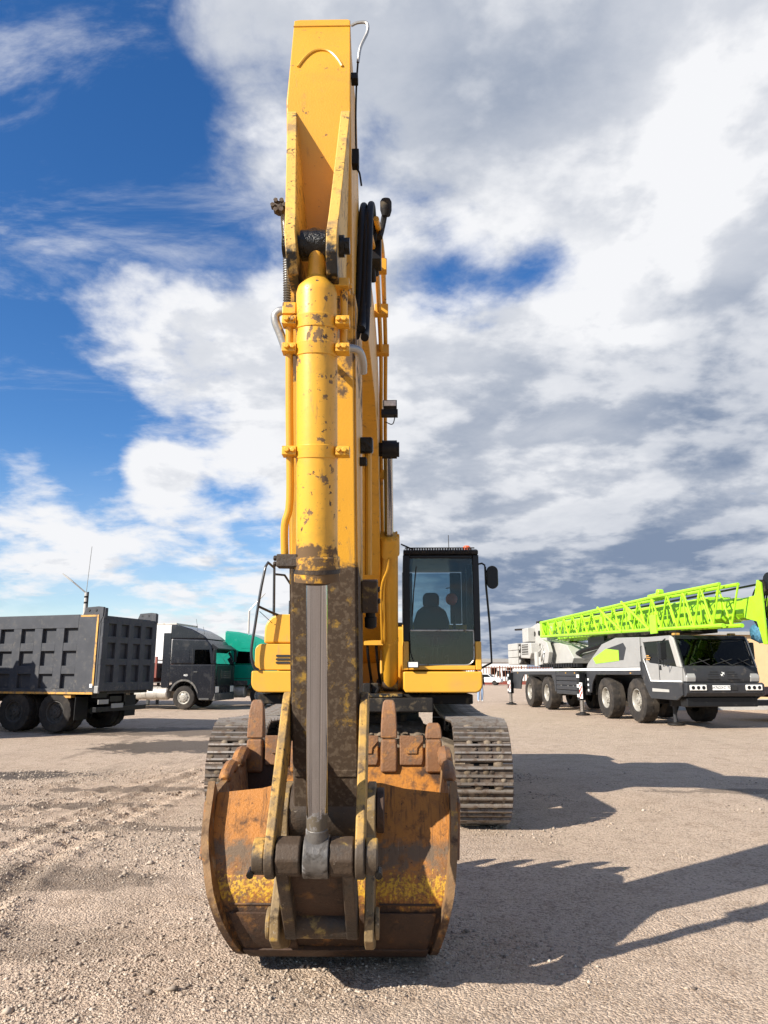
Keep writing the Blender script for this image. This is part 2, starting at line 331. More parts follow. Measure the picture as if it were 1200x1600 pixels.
def spline(pts, k=6):
    P = [Vector(p) for p in pts]; P = [2 * P[0] - P[1]] + P + [2 * P[-1] - P[-2]]; out = []
    for i in range(1, len(P) - 2):
        for j in range(k):
            t = j / k; a, b, c, d = P[i - 1], P[i], P[i + 1], P[i + 2]
            out.append(0.5 * ((2 * b) + (c - a) * t + (2 * a - 5 * b + 4 * c - d) * t * t + (3 * b - a - 3 * c + d) * t ** 3))
    out.append(P[-2]); return out
# ------------------------------------------------------------------ ground
def vnoise(x, y, s, seed):
    """smooth value noise on arrays"""
    g = np.random.default_rng(seed).random((256, 256)); x = x / s; y = y / s
    xi = np.floor(x).astype(int); yi = np.floor(y).astype(int); fx = x - xi; fy = y - yi
    fx = fx * fx * (3 - 2 * fx); fy = fy * fy * (3 - 2 * fy)
    a = g[xi % 256, yi % 256]; b = g[(xi + 1) % 256, yi % 256]; c = g[xi % 256, (yi + 1) % 256]; d = g[(xi + 1) % 256, (yi + 1) % 256]
    return (a * (1 - fx) + b * fx) * (1 - fy) + (c * (1 - fx) + d * fx) * fy - .5
RUTS = [([(-2.5, 4.4), (-2.85, 6), (-2.95, 7.5), (-2.75, 10.5), (-2.4, 13.5)], .10), ([(-3.1, 4.4), (-3.4, 6), (-3.5, 7.8), (-3.25, 10.5), (-2.9, 13.8)], .10),
        ([(-5.4, 6.0), (-4.4, 8.2), (-3.9, 10.5), (-3.1, 13.6)], .12), ([(-7, 8.6), (-5.4, 10), (-4.4, 12), (-3.5, 15)], .13)]
def ground_h(x, y):
    x = np.asarray(x, float); y = np.asarray(y, float)
    h = vnoise(x, y, 2.3, 1) * .045 + vnoise(x, y, .7, 2) * .02
    rough = np.clip(vnoise(x, y, 1.7, 9) * 2.4 + .35 - .35 * np.clip(x / 1.5, -1, 1) + np.exp(-((x + 1.6) ** 2 + (y - 4) ** 2) / 9) * .5, 0.12, 1.2)
    h += (vnoise(x, y, .22, 3) * .022 + vnoise(x, y, .09, 4) * .012 + vnoise(x, y, .045, 5) * .007) * rough
    for pts, w in RUTS:
        P = np.array([tuple(p) for p in spline([(a, b, 0) for a, b in pts], 8)])[:, :2]
        dm = np.full(x.shape, 9.0)
        for p in P: dm = np.minimum(dm, (x - p[0]) ** 2 + (y - p[1]) ** 2)
        dm = np.sqrt(dm)
        h += -.036 * np.exp(-(dm / w) ** 2) + .030 * np.exp(-((dm - 1.9 * w) / (.8 * w)) ** 2) * (1 + 1.1 * vnoise(x, y, .16, 6))
    far = np.clip((np.hypot(x, y) - 12) / 20, 0, 1)
    return h * (1 - far) - .02
def axis_coords(lo, hi, dense_lo, dense_hi, step, grow=1.12):
    c = list(np.arange(dense_lo, dense_hi + 1e-6, step)); s = step; a = dense_lo
    while a > lo: s *= grow; a -= s; c.insert(0, a)
    s = step; a = dense_hi
    while a < hi: s *= grow; a += s; c.append(a)
    return np.array(c)
gx = axis_coords(-1500, 1500, -5.0, 4.2, .028, 1.09); gy = axis_coords(-700, 2400, 2.3, 9.5, .028, 1.035)
GX, GY = np.meshgrid(gx, gy); GZ = ground_h(GX, GY)
nx, ny = len(gx), len(gy)
me = bpy.data.meshes.new('ground')
vv = np.stack([GX.ravel(), GY.ravel(), GZ.ravel()], 1)
ii = np.arange(nx * ny).reshape(ny, nx)
q = np.stack([ii[:-1, :-1].ravel(), ii[:-1, 1:].ravel(), ii[1:, 1:].ravel(), ii[1:, :-1].ravel()], 1)
me.vertices.add(len(vv)); me.vertices.foreach_set('co', vv.ravel())
me.loops.add(q.size); me.loops.foreach_set('vertex_index', q.ravel().astype(np.int32))
me.polygons.add(len(q)); me.polygons.foreach_set('loop_start', np.arange(0, q.size, 4, dtype=np.int32))
me.polygons.foreach_set('use_smooth', np.ones(len(q), bool)); me.update(calc_edges=True); me.validate()
ground = bpy.data.objects.new('ground', me); C.objects.link(ground); tag(ground, 'pale sandy gravel yard with ruts and dark damp patches', None, None, 'structure')

def ground_mat():
    m = bpy.data.materials.new('gravel_ground'); m.use_nodes = True; MATS['gravel_ground'] = m
    t = NT(m.node_tree); b = t.n['Principled BSDF']; tc = t.new('ShaderNodeTexCoord'); v = tc.outputs['Object']
    col = t.mix(t.maprange(t.noise(v, .5, 6), .3, .7), (.50, .37, .268), (.62, .475, .355))
    col = t.mix(t.maprange(t.noise(v, 3.0, 6, .65), .48, .72), col, (.36, .255, .175))
    # pebbles: colour per cell, two sizes
    vo = t.new('ShaderNodeTexVoronoi'); t.l.new(v, vo.inputs['Vector']); vo.inputs['Scale'].default_value = 62
    sx = t.new('ShaderNodeSeparateColor'); t.l.new(vo.outputs['Color'], sx.inputs[0])
    col = t.mix(t.maprange(sx.outputs[0], .2, 1, 0.0, .60), col, (.80, .645, .50))
    col = t.mix(t.math('MULTIPLY', t.math('GREATER_THAN', sx.outputs[1], .84), .55), col, (.17, .125, .095))
    v2 = t.new('ShaderNodeTexVoronoi'); t.l.new(v, v2.inputs['Vector']); v2.inputs['Scale'].default_value = 160
    s2 = t.new('ShaderNodeSeparateColor'); t.l.new(v2.outputs['Color'], s2.inputs[0])
    col = t.mix(t.maprange(s2.outputs[0], 0, 1, 0, .35), col, (.24, .19, .15))
    # damp dark soil with ragged outlines
    wn = t.noise(v, 1.3, 7, .65); sep = t.new('ShaderNodeSeparateXYZ'); t.l.new(v, sep.inputs[0])
    wet = None
    wn2 = t.noise(v, 6.0, 8, .7)
    for (cx, cy, rx, ry, g) in [(-6.2, 12.5, 1.5, .62, 1.0), (-4.8, 17.3, 1.8, 1.5, 1.0), (-3.2, 16.6, 1.5, .9, 1.0), (-9.5, 12.0, 3.0, .5, .8), (-3.4, 10.9, 1.6, .25, .7), (5.8, 10.8, 2.4, .30, .6), (-5.4, 21.5, 4.5, 1.7, .8), (-3.0, 6.4, 1.2, .45, .6), (-4.6, 9.6, 2.2, .22, .75), (-3.2, 8.3, 1.8, .18, .6), (-2.6, 5.0, 1.4, .4, .4), (-1.2, 3.5, .9, .3, .4)]:
        ex = t.math('POWER', t.math('DIVIDE', t.math('SUBTRACT', sep.outputs[0], cx), rx), 2.0)
        ey = t.math('POWER', t.math('DIVIDE', t.math('SUBTRACT', sep.outputs[1], cy), ry), 2.0)
        nz = t.math('MULTIPLY_ADD', t.math('SUBTRACT', wn, .5), 1.5, t.math('MULTIPLY', t.math('SUBTRACT', wn2, .5), 1.6))
        e = t.math('MULTIPLY', t.maprange(t.math('ADD', t.math('SQRT', t.math('ADD', ex, ey)), nz), .8, 1.0, 1.0, 0.0, smooth=True), g)
        wet = e if wet is None else t.math('MAXIMUM', wet, e)
    # streaky damp along ruts
    mp = t.new('ShaderNodeMapping'); mp.inputs['Rotation'].default_value = (0, 0, R(-12)); mp.inputs['Scale'].default_value = (1.7, .25, 1); t.l.new(v, mp.inputs[0])
    st = t.maprange(t.noise(mp.outputs[0], .9, 7, .62, .3), .56, .70, 0, .55)
    lft = t.maprange(sep.outputs[0], -.5, -3.0, 0.15, 1.0)
    wet = t.math('MAXIMUM', wet, t.math('MULTIPLY', st, lft))
    col = t.mix(t.math('MULTIPLY', wet, .86), col, (.065, .05, .038))
    t.l.new(col, b.inputs['Base Color'])
    t.put(b.inputs['Roughness'], t.maprange(wet, .55, 1.0, .95, .55)); b.inputs['Specular IOR Level'].default_value = .25
    bn = t.new('ShaderNodeBump'); bn.inputs['Distance'].default_value = .011
    h = t.math('ADD', t.math('MULTIPLY', vo.outputs['Distance'], -1.5), t.math('MULTIPLY', v2.outputs['Distance'], -.7))
    h = t.math('ADD', h, t.math('MULTIPLY', t.noise(v, 9, 8, .75), .8))
    t.l.new(h, bn.inputs['Height']); t.l.new(bn.outputs[0], b.inputs['Normal'])
    return m
ground.data.materials.append(ground_mat())

# loose stones: one mass
def stone_field():
    N = 95000
    y = 2.3 + 11.0 * RNG.random(N) ** 1.7; x = (RNG.random(N) * 2 - 1) * (1.2 + y * .62)
    dens = vnoise(x, y, .55, 21) + .8 * vnoise(x, y, 1.9, 22) + .35 * np.exp(-((x + 1.1) ** 2 / 2.2 + (y - 3.9) ** 2 / 1.6))
    for pts, w in RUTS:
        P = np.array([tuple(p) for p in spline([(a, b, 0) for a, b in pts], 6)])[:, :2]
        dm = np.min(np.stack([(x - p[0]) ** 2 + (y - p[1]) ** 2 for p in P]), 0)
        dens = dens + .5 * np.exp(-dm / .08)
    dens = dens - .22 * np.clip((x - .2) / 1.2, 0, 1)
    keep = dens + .42 * RNG.random(N) > .31
    x, y, dens = x[keep], y[keep], dens[keep]; n = len(x)
    sz = .0028 + .0042 * RNG.random(n) + .010 * RNG.random(n) ** 6 + .008 * np.clip(dens - .35, 0, .5) * RNG.random(n)
    sz = sz * np.clip(.75 + y / 14, .8, 1.5)
    k = RNG.random(n) < .004; sz[k] = .014 + .020 * RNG.random(k.sum())
    z = ground_h(x, y)
    base = np.array([(1, 0, 0), (-1, 0, 0), (0, 1, 0), (0, -1, 0), (0, 0, 1), (0, 0, -1)], float)
    th = RNG.random(n) * 6.283; c, s_ = np.cos(th), np.sin(th)
    V = base[None] * (.6 + .8 * RNG.random((n, 6, 1))) + (RNG.random((n, 6, 3)) - .5) * .5
    V[:, :, 2] *= .7
    X = V[:, :, 0] * c[:, None] - V[:, :, 1] * s_[:, None]; Y = V[:, :, 0] * s_[:, None] + V[:, :, 1] * c[:, None]
    V = np.stack([X, Y, V[:, :, 2]], 2) * sz[:, None, None]
    V += np.stack([x, y, z + sz * .25], 1)[:, None]
    T = np.array([(0, 2, 4), (2, 1, 4), (1, 3, 4), (3, 0, 4), (2, 0, 5), (1, 2, 5), (3, 1, 5), (0, 3, 5)])
    F = (T[None] + (np.arange(n) * 6)[:, None, None]).reshape(-1, 3)
    me = bpy.data.meshes.new('gravel'); me.vertices.add(n * 6); me.vertices.foreach_set('co', V.ravel())
    me.loops.add(F.size); me.loops.foreach_set('vertex_index', F.ravel().astype(np.int32))
    me.polygons.add(len(F)); me.polygons.foreach_set('loop_start', np.arange(0, F.size, 3, dtype=np.int32)); me.update(calc_edges=True)
    m = bpy.data.materials.new('stones'); m.use_nodes = True; t = NT(m.node_tree); b = t.n['Principled BSDF']
    g = t.new('ShaderNodeNewGeometry'); rp = g.outputs['Random Per Island']
    cr = t.new('ShaderNodeValToRGB'); t.l.new(rp, cr.inputs[0])
    cr.color_ramp.elements[0].color = (.13, .10, .08, 1); cr.color_ramp.elements[1].color = (.52, .44, .36, 1)
    e = cr.color_ramp.elements.new(.3); e.color = (.31, .25, .195, 1); e = cr.color_ramp.elements.new(.7); e.color = (.42, .345, .27, 1)
    t.l.new(cr.outputs[0], b.inputs['Base Color']); b.inputs['Roughness'].default_value = .9
    me.materials.append(m)
    o = bpy.data.objects.new('gravel', me); C.objects.link(o)
    tag(o, 'loose small stones scattered over the sandy yard', 'gravel', None, 'stuff')
stone_field()
# ------------------------------------------------------------------ excavator
EX = empty('excavator', (-0.22, 10.5, 0), R(-1.0))
tag(EX, 'large yellow crawler excavator with raised arm and rusty bucket resting on the gravel', 'excavator')
SP, CP = math.sin(PITCH), math.cos(PITCH)
def SW(d, w, x): return (x - .008 * w, CP * d - SP * w - 10.5, 1.6 + SP * d + CP * w)   # frame of the leaning arm
def SY(y, z, x): return (x, y - 10.5, z)                                              # upright frame

def crawler(side):
    cx = 1.295 * side; r, cz, L = .50, .556, 1.98; n = 50
    per = 4 * L + 2 * math.pi * r
    def path(s):
        s %= per
        if s < 2 * L: u = s / (2 * L); return (-L + s, cz + r - .05 * math.sin(math.pi * u), 0.0)          # top run, going back
        s -= 2 * L
        if s < math.pi * r: a = s / r; return (L + r * math.sin(a), cz + r * math.cos(a), -a)
        s -= math.pi * r
        if s < 2 * L: return (L - s, cz - r, -math.pi)
        s -= 2 * L; a = s / r; return (-L - r * math.sin(a), cz - r * math.cos(a), -math.pi - a)
    # chain (runs under the shoes)
    m = MB()
    k = 100; ring_o = [path(per * i / k) for i in range(k)]
    for dz0, dz1, xa, xb in ((-.015, -.10, -.13, -.045), (-.015, -.10, .045, .13)):
        vs = []
        for (y, z, a) in ring_o:
            nrm = (math.sin(-a), math.cos(-a)) if False else (-math.sin(a), math.cos(a))
            for x, dz in ((xa, dz0), (xb, dz0), (xb, dz1), (xa, dz1)): vs.append((cx + x, y + nrm[0] * dz, z + nrm[1] * dz))
        fs = [(i * 4 + j, i * 4 + (j + 1) % 4, ((i + 1) % k) * 4 + (j + 1) % 4, ((i + 1) % k) * 4 + j) for i in range(k) for j in range(4)]
        m.add(vs, fs)
    chain = m.build('crawler_track', 'dark_frame', EX)
    tag(chain, 'dusty steel crawler track under the cab side' if side > 0 else 'dusty steel crawler track away from the cab')
    pitch = per / n
    for i in range(n):
        y, z, a = path(pitch * (i + .5))
        mw = Matrix.Translation((cx, y, z)) @ Matrix.Rotation(a, 4, 'X') @ Matrix.Rotation(random.uniform(-.012, .012), 4, 'X')
        o = inst(SHOE[i % len(SHOE)], 'track_shoe', chain, mw=mw)
def shoe(seed):
    rr = random.Random(seed); m = MB(); h = .1065
    for x0, x1, y0, y1 in ((-.3, -.105, -h, h), (-.045, .045, -h, h), (.105, .3, -h, h), (-.105, -.045, -h, .045), (.045, .105, -h, .045)):
        m.box((x0, y0, 0), (x1, y1, .014))
    for x in (-.075, .075):
        for y in (-.045, .03): m.lathe((x, y, .012), (0, 0, 1), [(0, .017), (.016, .016), (.018, .010)], 6)
    m.cur = 1
    for y, hh in ((-.088, .046), (-.012, .040), (.070, .044)):
        j = rr.uniform(-.003, .003)
        m.hexa([(-.298, y - .017, .010), (.298, y - .017, .010), (.298, y + .017, .010), (-.298, y + .017, .010)],
               [(-.292, y - .010 + j, hh), (.290, y - .009, hh - j), (.290, y + .009, hh), (-.292, y + .010 + j, hh + j)])
    m.cur = 2
    for q in range(7):   # caked soil between the bars
        x = rr.uniform(-.25, .25); y = rr.choice((-.05, .03, .095)); s = rr.uniform(.02, .06)
        m.lathe((x, y, .008), (0, 0, 1), [(0, s), (.012, s * .7), (.018, s * .25)], 7)
    return m.build('track_shoe', ('shoe_steel', 'grouser_steel', 'dusty_frame'))
SHOE = [shoe(s) for s in range(4)]
crawler(-1); crawler(1)
for s in SHOE: bpy.data.objects.remove(s)

for side in (-1, 1):
    cx = 1.295 * side
    m = MB(); m.prism([(-1.55, .38), (-1.45, .72), (-.8, .80), (1.4, .80), (1.6, .62), (1.5, .36), (-.9, .32)], cx - .17, cx + .17, lambda a, b, x: (x, a, b))
    fr = m.build('track_frame', 'dusty_frame', EX, bev=.03)
    for nm, y, rad in (('idler_wheel', -1.98, .385), ('drive_sprocket', 1.98, .39)):
        m = MB(); m.lathe((cx - .12, y, .556), (1, 0, 0), [(0, .10), (.0, rad - .05), (.05, rad - .02), (.09, rad), (.15, rad), (.19, rad - .02), (.24, rad - .05), (.24, .10)], 32)
        if 'sprocket' in nm:
            for k in range(21):
                a = k * 2 * math.pi / 21; m.box((cx - .03, y + rad * math.cos(a) - .03, .556 + rad * math.sin(a) - .03), (cx + .03, y + rad * math.cos(a) + .03, .556 + rad * math.sin(a) + .03), rot=(a, 0, 0))
        m.build(nm, 'dark_frame', fr)
    for k in range(7):
        m = MB(); m.cyl((cx - .16, -1.35 + k * .45, .235), (cx + .16, -1.35 + k * .45, .235), .11, 16); m.build('track_roller', 'dark_frame', fr)
    for y in (-.6, .7):
        m = MB(); m.cyl((cx - .14, y, .86), (cx + .14, y, .86), .075, 14); m.build('carrier_roller', 'dark_frame', fr)

# car body between the tracks
m = MB(); m.prism([(-.95, .42), (-.85, .85), (-.5, .98), (.5, .98), (.85, .85), (.95, .42)], -.75, .75, lambda a, b, x: (x, a, b))
cb = m.build('car_body', 'dusty_frame', EX, bev=.04)
for sx in (-1, 1):
    for sy in (-1, 1):
        m = MB(); m.hexa([(sx * .6, sy * .35, .45), (sx * .6, sy * .8, .45), (sx * .6, sy * .8, .88), (sx * .6, sy * .35, .95)],
                         [(sx * 1.16, sy * .85, .45), (sx * 1.16, sy * 1.3, .45), (sx * 1.16, sy * 1.3, .72), (sx * 1.16, sy * .85, .75)])
        m.build('carbody_leg', 'dusty_frame', cb, bev=.03)
m = MB(); m.lathe((0, 0, .96), (0, 0, 1), [(0, .70), (.10, .70), (.10, .66), (.25, .66)], 40); m.build('swing_ring', 'dark_frame', EX)
# soil lying on the car body
m = MB()
for k in range(60):
    a = random.uniform(-.7, .7); b = random.uniform(-1.02, -.62); s = random.uniform(.03, .09)
    m.lathe((a, b, .80 + max(0, (b + 1.0)) * .25), (random.uniform(-.2, .2), random.uniform(-.2, .2), 1), [(0, s), (s * .4, s * .75), (s * .6, s * .3)], 7)
o = m.build('soil', 'dusty_frame', cb); tag(o, None, None, None, 'stuff')

# upper frame
m = MB(); m.box((-1.36, -.9, 1.21), (1.36, 2.6, 1.33)); deck = m.build('upper_frame', 'dark_frame', EX, bev=.015)
m = MB(); m.box((-.45, -1.10, 1.30), (.47, -.55, 1.345)); m.build('front_plate', 'plate_worn', deck, bev=.008)
m = MB(); m.box((-.42, -1.12, 1.12), (.85, -.5, 1.295)); m.build('underside_box', 'dark_frame', deck, bev=.02)
for x in (-.36, .18):
    m = MB(); m.prism([(-.75, 1.33), (-.55, 1.33 + .9), (-.2, 2.2), (.2, 1.9), (.4, 1.33)], x, x + .06, lambda a, b, xx: (xx, a, b)); m.build('boom_bracket', 'yellow', deck, bev=.01)
for x in (-.28, -.12, .05, .14):
    m = MB(); m.tube(spline([(x, -.35, 1.45), (x + .02, -.7, 1.5), (x + .03, -.9, 1.42), (x, -1.0, 1.34)]), .022, 8); m.build('hose', 'black_rubber', deck)
for x, y in ((.02, -.95), (-.1, -.9), (.12, -.88)):
    m = MB(); m.box((x - .05, y - .06, 1.345), (x + .05, y + .06, 1.47)); m.build('pipe_fitting', 'dark_frame', deck, bev=.015)

# body of the upper structure
m = MB(); m.box((-1.40, .72, 1.33), (1.40, 1.95, 2.28)); hood = m.build('engine_house', 'yellow_clean', EX, bev=.06, seg=3)
m = MB(); m.box((-1.2, .75, 2.28), (1.2, 1.9, 2.34)); m.build('engine_cover', 'black_paint', hood, bev=.02)
m = MB(); m.prism([(-1.42, 1.9), (1.42, 1.9), (1.42, 2.5), (1.0, 2.95), (-1.0, 2.95), (-1.42, 2.5)], 1.22, 2.38, lambda a, b, z: (a, b, z)); m.build('counterweight', 'yellow_clean', EX, bev=.07, seg=3)
# side boxes away from the cab (right-hand side of the machine)
def roundbox(poly, y0, y1): m = MB(); m.prism(poly, y0, y1, lambda a, b, y: (a, y, b)); return m
def arc(cx, cz, r, a0, a1, n=7): return [(cx + r * math.cos(R(a0 + (a1 - a0) * i / (n - 1))), cz + r * math.sin(R(a0 + (a1 - a0) * i / (n - 1)))) for i in range(n)]
m = roundbox([(-.62, 1.355)] + [(-.62, 1.62), (-1.425, 1.62)] + arc(-1.30, 1.48, .125, 180, 270), -1.08, .72); m.build('side_skirt', 'yellow_clean', EX, bev=.02, seg=3)
m = roundbox([(-.62, 1.63), (-.62, 1.955), (-1.30, 1.955)] + arc(-1.31, 1.87, .085, 90, 180) + [(-1.395, 1.63)], -1.04, .71); tb = m.build('tool_box', 'yellow_clean', EX, bev=.012)
for k in range(3):
    m = MB(); m.prism(capsule((-1.115, 1.722 + k * .042), (-1.115 + .155, 1.722 + k * .042), .013, .013, 6), -1.052, -1.036, lambda a, b, y: (a, y, b)); m.build('vent_slot', 'plate_text', tb)
m = roundbox([(-.62, 1.965), (-.62, 2.335), (-1.10, 2.335)] + arc(-1.10, 2.135, .20, 90, 180) + [(-1.305, 1.965)], -.95, .71); fh = m.build('fuel_tank', 'yellow_clean', EX, bev=.03, seg=3)
m = MB(); m.lathe((-.90, -.72, 2.33), (0, 0, 1), [(0, .055), (.085, .055), (.10, .04)], 16); m.lathe((-.90, -.72, 2.42), (0, 0, 1), [(0, .03), (.03, .03)], 10); m.build('filler_cap', 'yellow', fh)
def rail(pts, r=.018, nm='hand_rail', par=EX, mat='rail_paint'):
    m = MB(); m.tube(pts, r, 9); return m.build(nm, mat, par)
rail(spline([(-1.33, -1.10, 1.63), (-1.39, -1.12, 1.68), (-1.425, -1.13, 1.86), (-1.39, -1.13, 2.18), (-1.335, -1.13, 2.62), (-1.285, -1.12, 2.93)], 5) + [Vector((-1.26, -1.08, 2.99)), Vector((-1.20, -.95, 2.94)), Vector((-1.195, -.90, 2.32))])
rail([(-1.355, -1.13, 2.42), (-1.20, -1.0, 2.35), (-1.06, -.8, 2.30)], .016)
rail([(-1.24, -.6, 2.90), (-1.13, -.5, 2.90), (-1.04, -.42, 2.76), (-1.02, -.4, 2.32)], .016)
rail([(-1.04, -.30, 2.30), (-1.035, -.3, 2.88)], .022); rail([(-1.08, -.2, 2.30), (-1.08, -.2, 2.58)], .028)
rail([(-1.345, -1.1, 2.36), (-1.20, -.97, 2.22)], .004, 'cable')

# cab
X0, X1, YF, YB = .478, 1.466, -1.05, .70
m = roundbox([(X0 + .03, 1.352)] + [(X0, 1.40), (X0, 1.612), (X1, 1.612)] + arc(X1 - .10, 1.452, .10, 0, -90), -1.10, .70); cab = m.build('cab', 'yellow_clean', EX, bev=.022, seg=3)
m = MB()   # lower yellow frame, U-shaped in front, panels at the sides
m.box((X0, YF, 1.63), (X0 + .075, YF + .06, 1.985)); m.box((X1 - .075, YF, 1.63), (X1, YF + .06, 1.985)); m.box((X0 + .076, YF + .002, 1.63), (X1 - .076, YF + .06, 1.685))
m.box((X0 + .002, YF + .061, 1.63), (X0 + .05, YB, 1.98)); m.box((X1 - .05, YF + .061, 1.63), (X1 - .002, YB, 1.98)); m.box((X0, YB - .05, 1.628), (X1, YB + .002, 2.30))
m.build('cab_lower_frame', 'yellow_clean', cab, bev=.012)
m = MB()
for x0, x1 in ((X0 + .004, X0 + .092), (X1 - .085, X1 - .004)): m.box((x0, YF + .004, 1.986), (x1, YF + .08, 3.09)); m.box((x0, YB - .08, 2.301), (x1, YB - .004, 3.09)); m.box((x0 + .01, -.05, 1.981), (x1 - .01, .03, 3.085))
m.box((X0 + .10, YB - .06, 2.31), (X0 + .16, YB - .02, 3.08)); m.box((X1 - .26, YB - .06, 2.31), (X1 - .09, YB - .02, 3.08))
m.box((X0 + .093, YF + .006, 3.045), (X1 - .086, YF + .07, 3.088)); m.box((X0 + .02, YF + .081, 1.981), (X0 + .06, YB - .09, 2.03)); m.box((X1 - .06, YF + .081, 1.981), (X1 - .02, YB - .09, 2.03))
m.build('cab_post_frame', 'cab_black', cab, bev=.012)
m = MB(); m.prism([(YF - .02, 3.09), (YF - .03, 3.145), (YF + .1, 3.18), (YB - .1, 3.19), (YB, 3.13), (YB, 3.09)], X0 + .01, X1 - .01, lambda a, b, x: (x, a, b)); m.build('cab_roof', 'cab_black', cab, bev=.015)
m = MB()
for k in range(26): m.box((X0 + .05 + k * .033, YF - .045, 3.10), (X0 + .067 + k * .033, YF - .031, 3.165))
m.box((X0 + .03, YF - .050, 3.165), (X1 - .06, YF - .0305, 3.178)); m.build('sun_visor', 'dark_frame', cab)
m = MB(); m.box((X0 + .093, YF + .030, 2.135), (X1 - .086, YF + .036, 3.044)); m.build('windscreen', 'cab_glass', cab)
def rrect(x0, x1, z0, z1, r):
    return arc(x1 - r, z1 - r, r, 0, 90) + arc(x0 + r, z1 - r, r, 90, 180) + arc(x0 + r, z0 + r, r, 180, 270) + arc(x1 - r, z0 + r, r, 270, 360)
m = MB(); m.prism(arc(X1 - .20, 1.80, .10, 270, 360) + [(X1 - .10, 2.12), (X0 + .085, 2.12), (X0 + .09, 1.72), (X0 + .13, 1.70)], YF + .025, YF + .031, lambda a, b, y: (a, y, b)); m.build('lower_window', 'cab_glass_dirty', cab)
m = MB(); m.box((X0 + .085, YF + .020, 2.112), (X1 - .088, YF + .05, 2.132)); m.build('window_bar', 'steel_grey', cab, bev=.004)
m = MB(); m.tube(arc3 := [Vector((a, YF + .022, b)) for a, b in arc(X1 - .20, 1.80, .11, 270, 360, 8)] + [Vector((X1 - .09, YF + .022, 2.11))], .010, 6); m.tube([(X0 + .12, YF + .022, 1.692), (X1 - .20, YF + .022, 1.69)], .010, 6); m.build('window_seal', 'steel_grey', cab)
m = MB(); m.box((X0 + .16, YB - .042, 2.31), (X1 - .26, YB - .036, 3.07)); m.build('rear_window', 'cab_glass', cab)
for x in (X0 + .03, X1 - .036):
    for ya, yb in ((YF + .081, -.051), (.031, YB - .081)): m = MB(); m.box((x, ya, 2.03), (x + .006, yb, 3.08)); m.build('side_window', 'cab_glass', cab)
m = MB(); m.box((X0 + .06, -.9, 1.64), (X1 - .06, .64, 1.68)); m.box((X0 + .06, -.95, 1.68), (X0 + .16, .60, 2.02)); m.box((X1 - .19, -.5, 1.68), (X1 - .06, .62, 2.12)); m.box((X0 + .06, .45, 1.68), (X1 - .06, .645, 2.22)); m.build('cab_interior', 'seat_cloth', cab, bev=.02)
m = MB()
for x in (.86, .93): m.tube([(x, -.62, 1.68), (x + .01, -.66, 2.05)], .012, 8)
m.tube([(.75, -.60, 1.70), (.75, -.72, 1.80)], .03, 8); m.tube([(1.05, -.60, 1.70), (1.05, -.72, 1.80)], .03, 8); m.build('travel_levers', 'steel_grey', cab)
m = MB()   # operator seat: cushion, shaped back, head rest
m.prism(rrect(.64, 1.14, 1.95, 2.10, .06), -.42, .12, lambda a, b, y: (a, y, b))
m.prism([(.66, 2.10), (.64, 2.30), (.69, 2.46), (.79, 2.53), (1.00, 2.53), (1.10, 2.46), (1.15, 2.30), (1.12, 2.10)], .06, .20, lambda a, b, y: (a, y, b))
m.prism(rrect(.775, 1.01, 2.50, 2.72, .075), .07, .18, lambda a, b, y: (a, y, b)); m.box((.74, -.2, 1.68), (1.05, .05, 1.95)); m.build('operator_seat', 'seat_cloth', cab, bev=.03, seg=3)
for x in (.60, 1.18): m = MB(); m.box((x - .05, -.5, 2.05), (x + .05, .05, 2.15)); m.tube([(x, -.42, 2.15), (x, -.45, 2.36)], .02, 8); m.build('control_lever', 'seat_cloth', cab, bev=.015)
m = MB(); m.lathe((1.165, -.18, 2.60), (0, 0, 1), [(-.085, .012), (-.07, .05), (-.04, .075), (0, .085), (.04, .075), (.07, .05), (.085, .012)], 18); m.build('ball', 'orange_plastic', cab)
m = MB(); m.tube([(1.165, -.18, 2.68), (1.15, -.18, 2.78)], .006, 6); m.tube([(1.165, -.18, 2.76), (1.09, -.2, 2.75)], .008, 6); m.build('ball_holder', 'black_paint', cab)
m = MB(); m.tube([(.60, YF + .012, 2.30), (.62, YF + .008, 2.62), (.655, YF + .008, 2.93)], .009, 6); m.tube([(.655, YF + .006, 2.94), (.615, YF + .006, 2.58)], .006, 6); m.build('wiper', 'plate_text', cab)
m = MB(); m.tube([(X0 + .085, YF - .01, 2.10), (X0 + .095, YF - .015, 1.85), (X0 + .14, YF - .02, 1.71)], .007, 6); m.build('cable', 'black_rubber', cab)
m = MB(); m.box((.53, YF - .13, 1.655), (.675, YF - .052, 1.735)); wl = m.build('work_lamp', 'black_paint', cab, bev=.012)
m = MB(); m.box((.545, YF - .1335, 1.665), (.66, YF - .1305, 1.725)); m.build('lamp_lens', 'lamp_glass', wl)
m = MB(); m.lathe((1.33, -.85, 3.175), (0, 0, 1), [(0, .055), (.05, .05), (.065, .03)], 14); m.build('beacon', 'orange_plastic', cab)
m = MB(); m.tube([(1.12, -.5, 3.18), (1.115, -.5, 3.45)], .006, 6); m.build('antenna', 'plate_text', cab)
m = MB(); m.tube(spline([(X0 + .14, YF + .0, 3.16), (X0 + .05, YF - .05, 3.19), (X0 - .02, YF - .06, 3.22)]), .010, 6); m.build('cable', 'black_rubber', cab)
m = MB(); m.lathe((1.625, -1.12, 2.79), (0, 1, 0), [(0, .02), (0, .068), (.02, .075), (.05, .06), (.06, .03)], 20)
for i, v in enumerate(m.v): z = v[2] - 2.79; m.v[i] = (v[0], v[1], 2.79 + z + math.copysign(.075, z))
mir = m.build('mirror', 'black_paint', cab, ang=50)
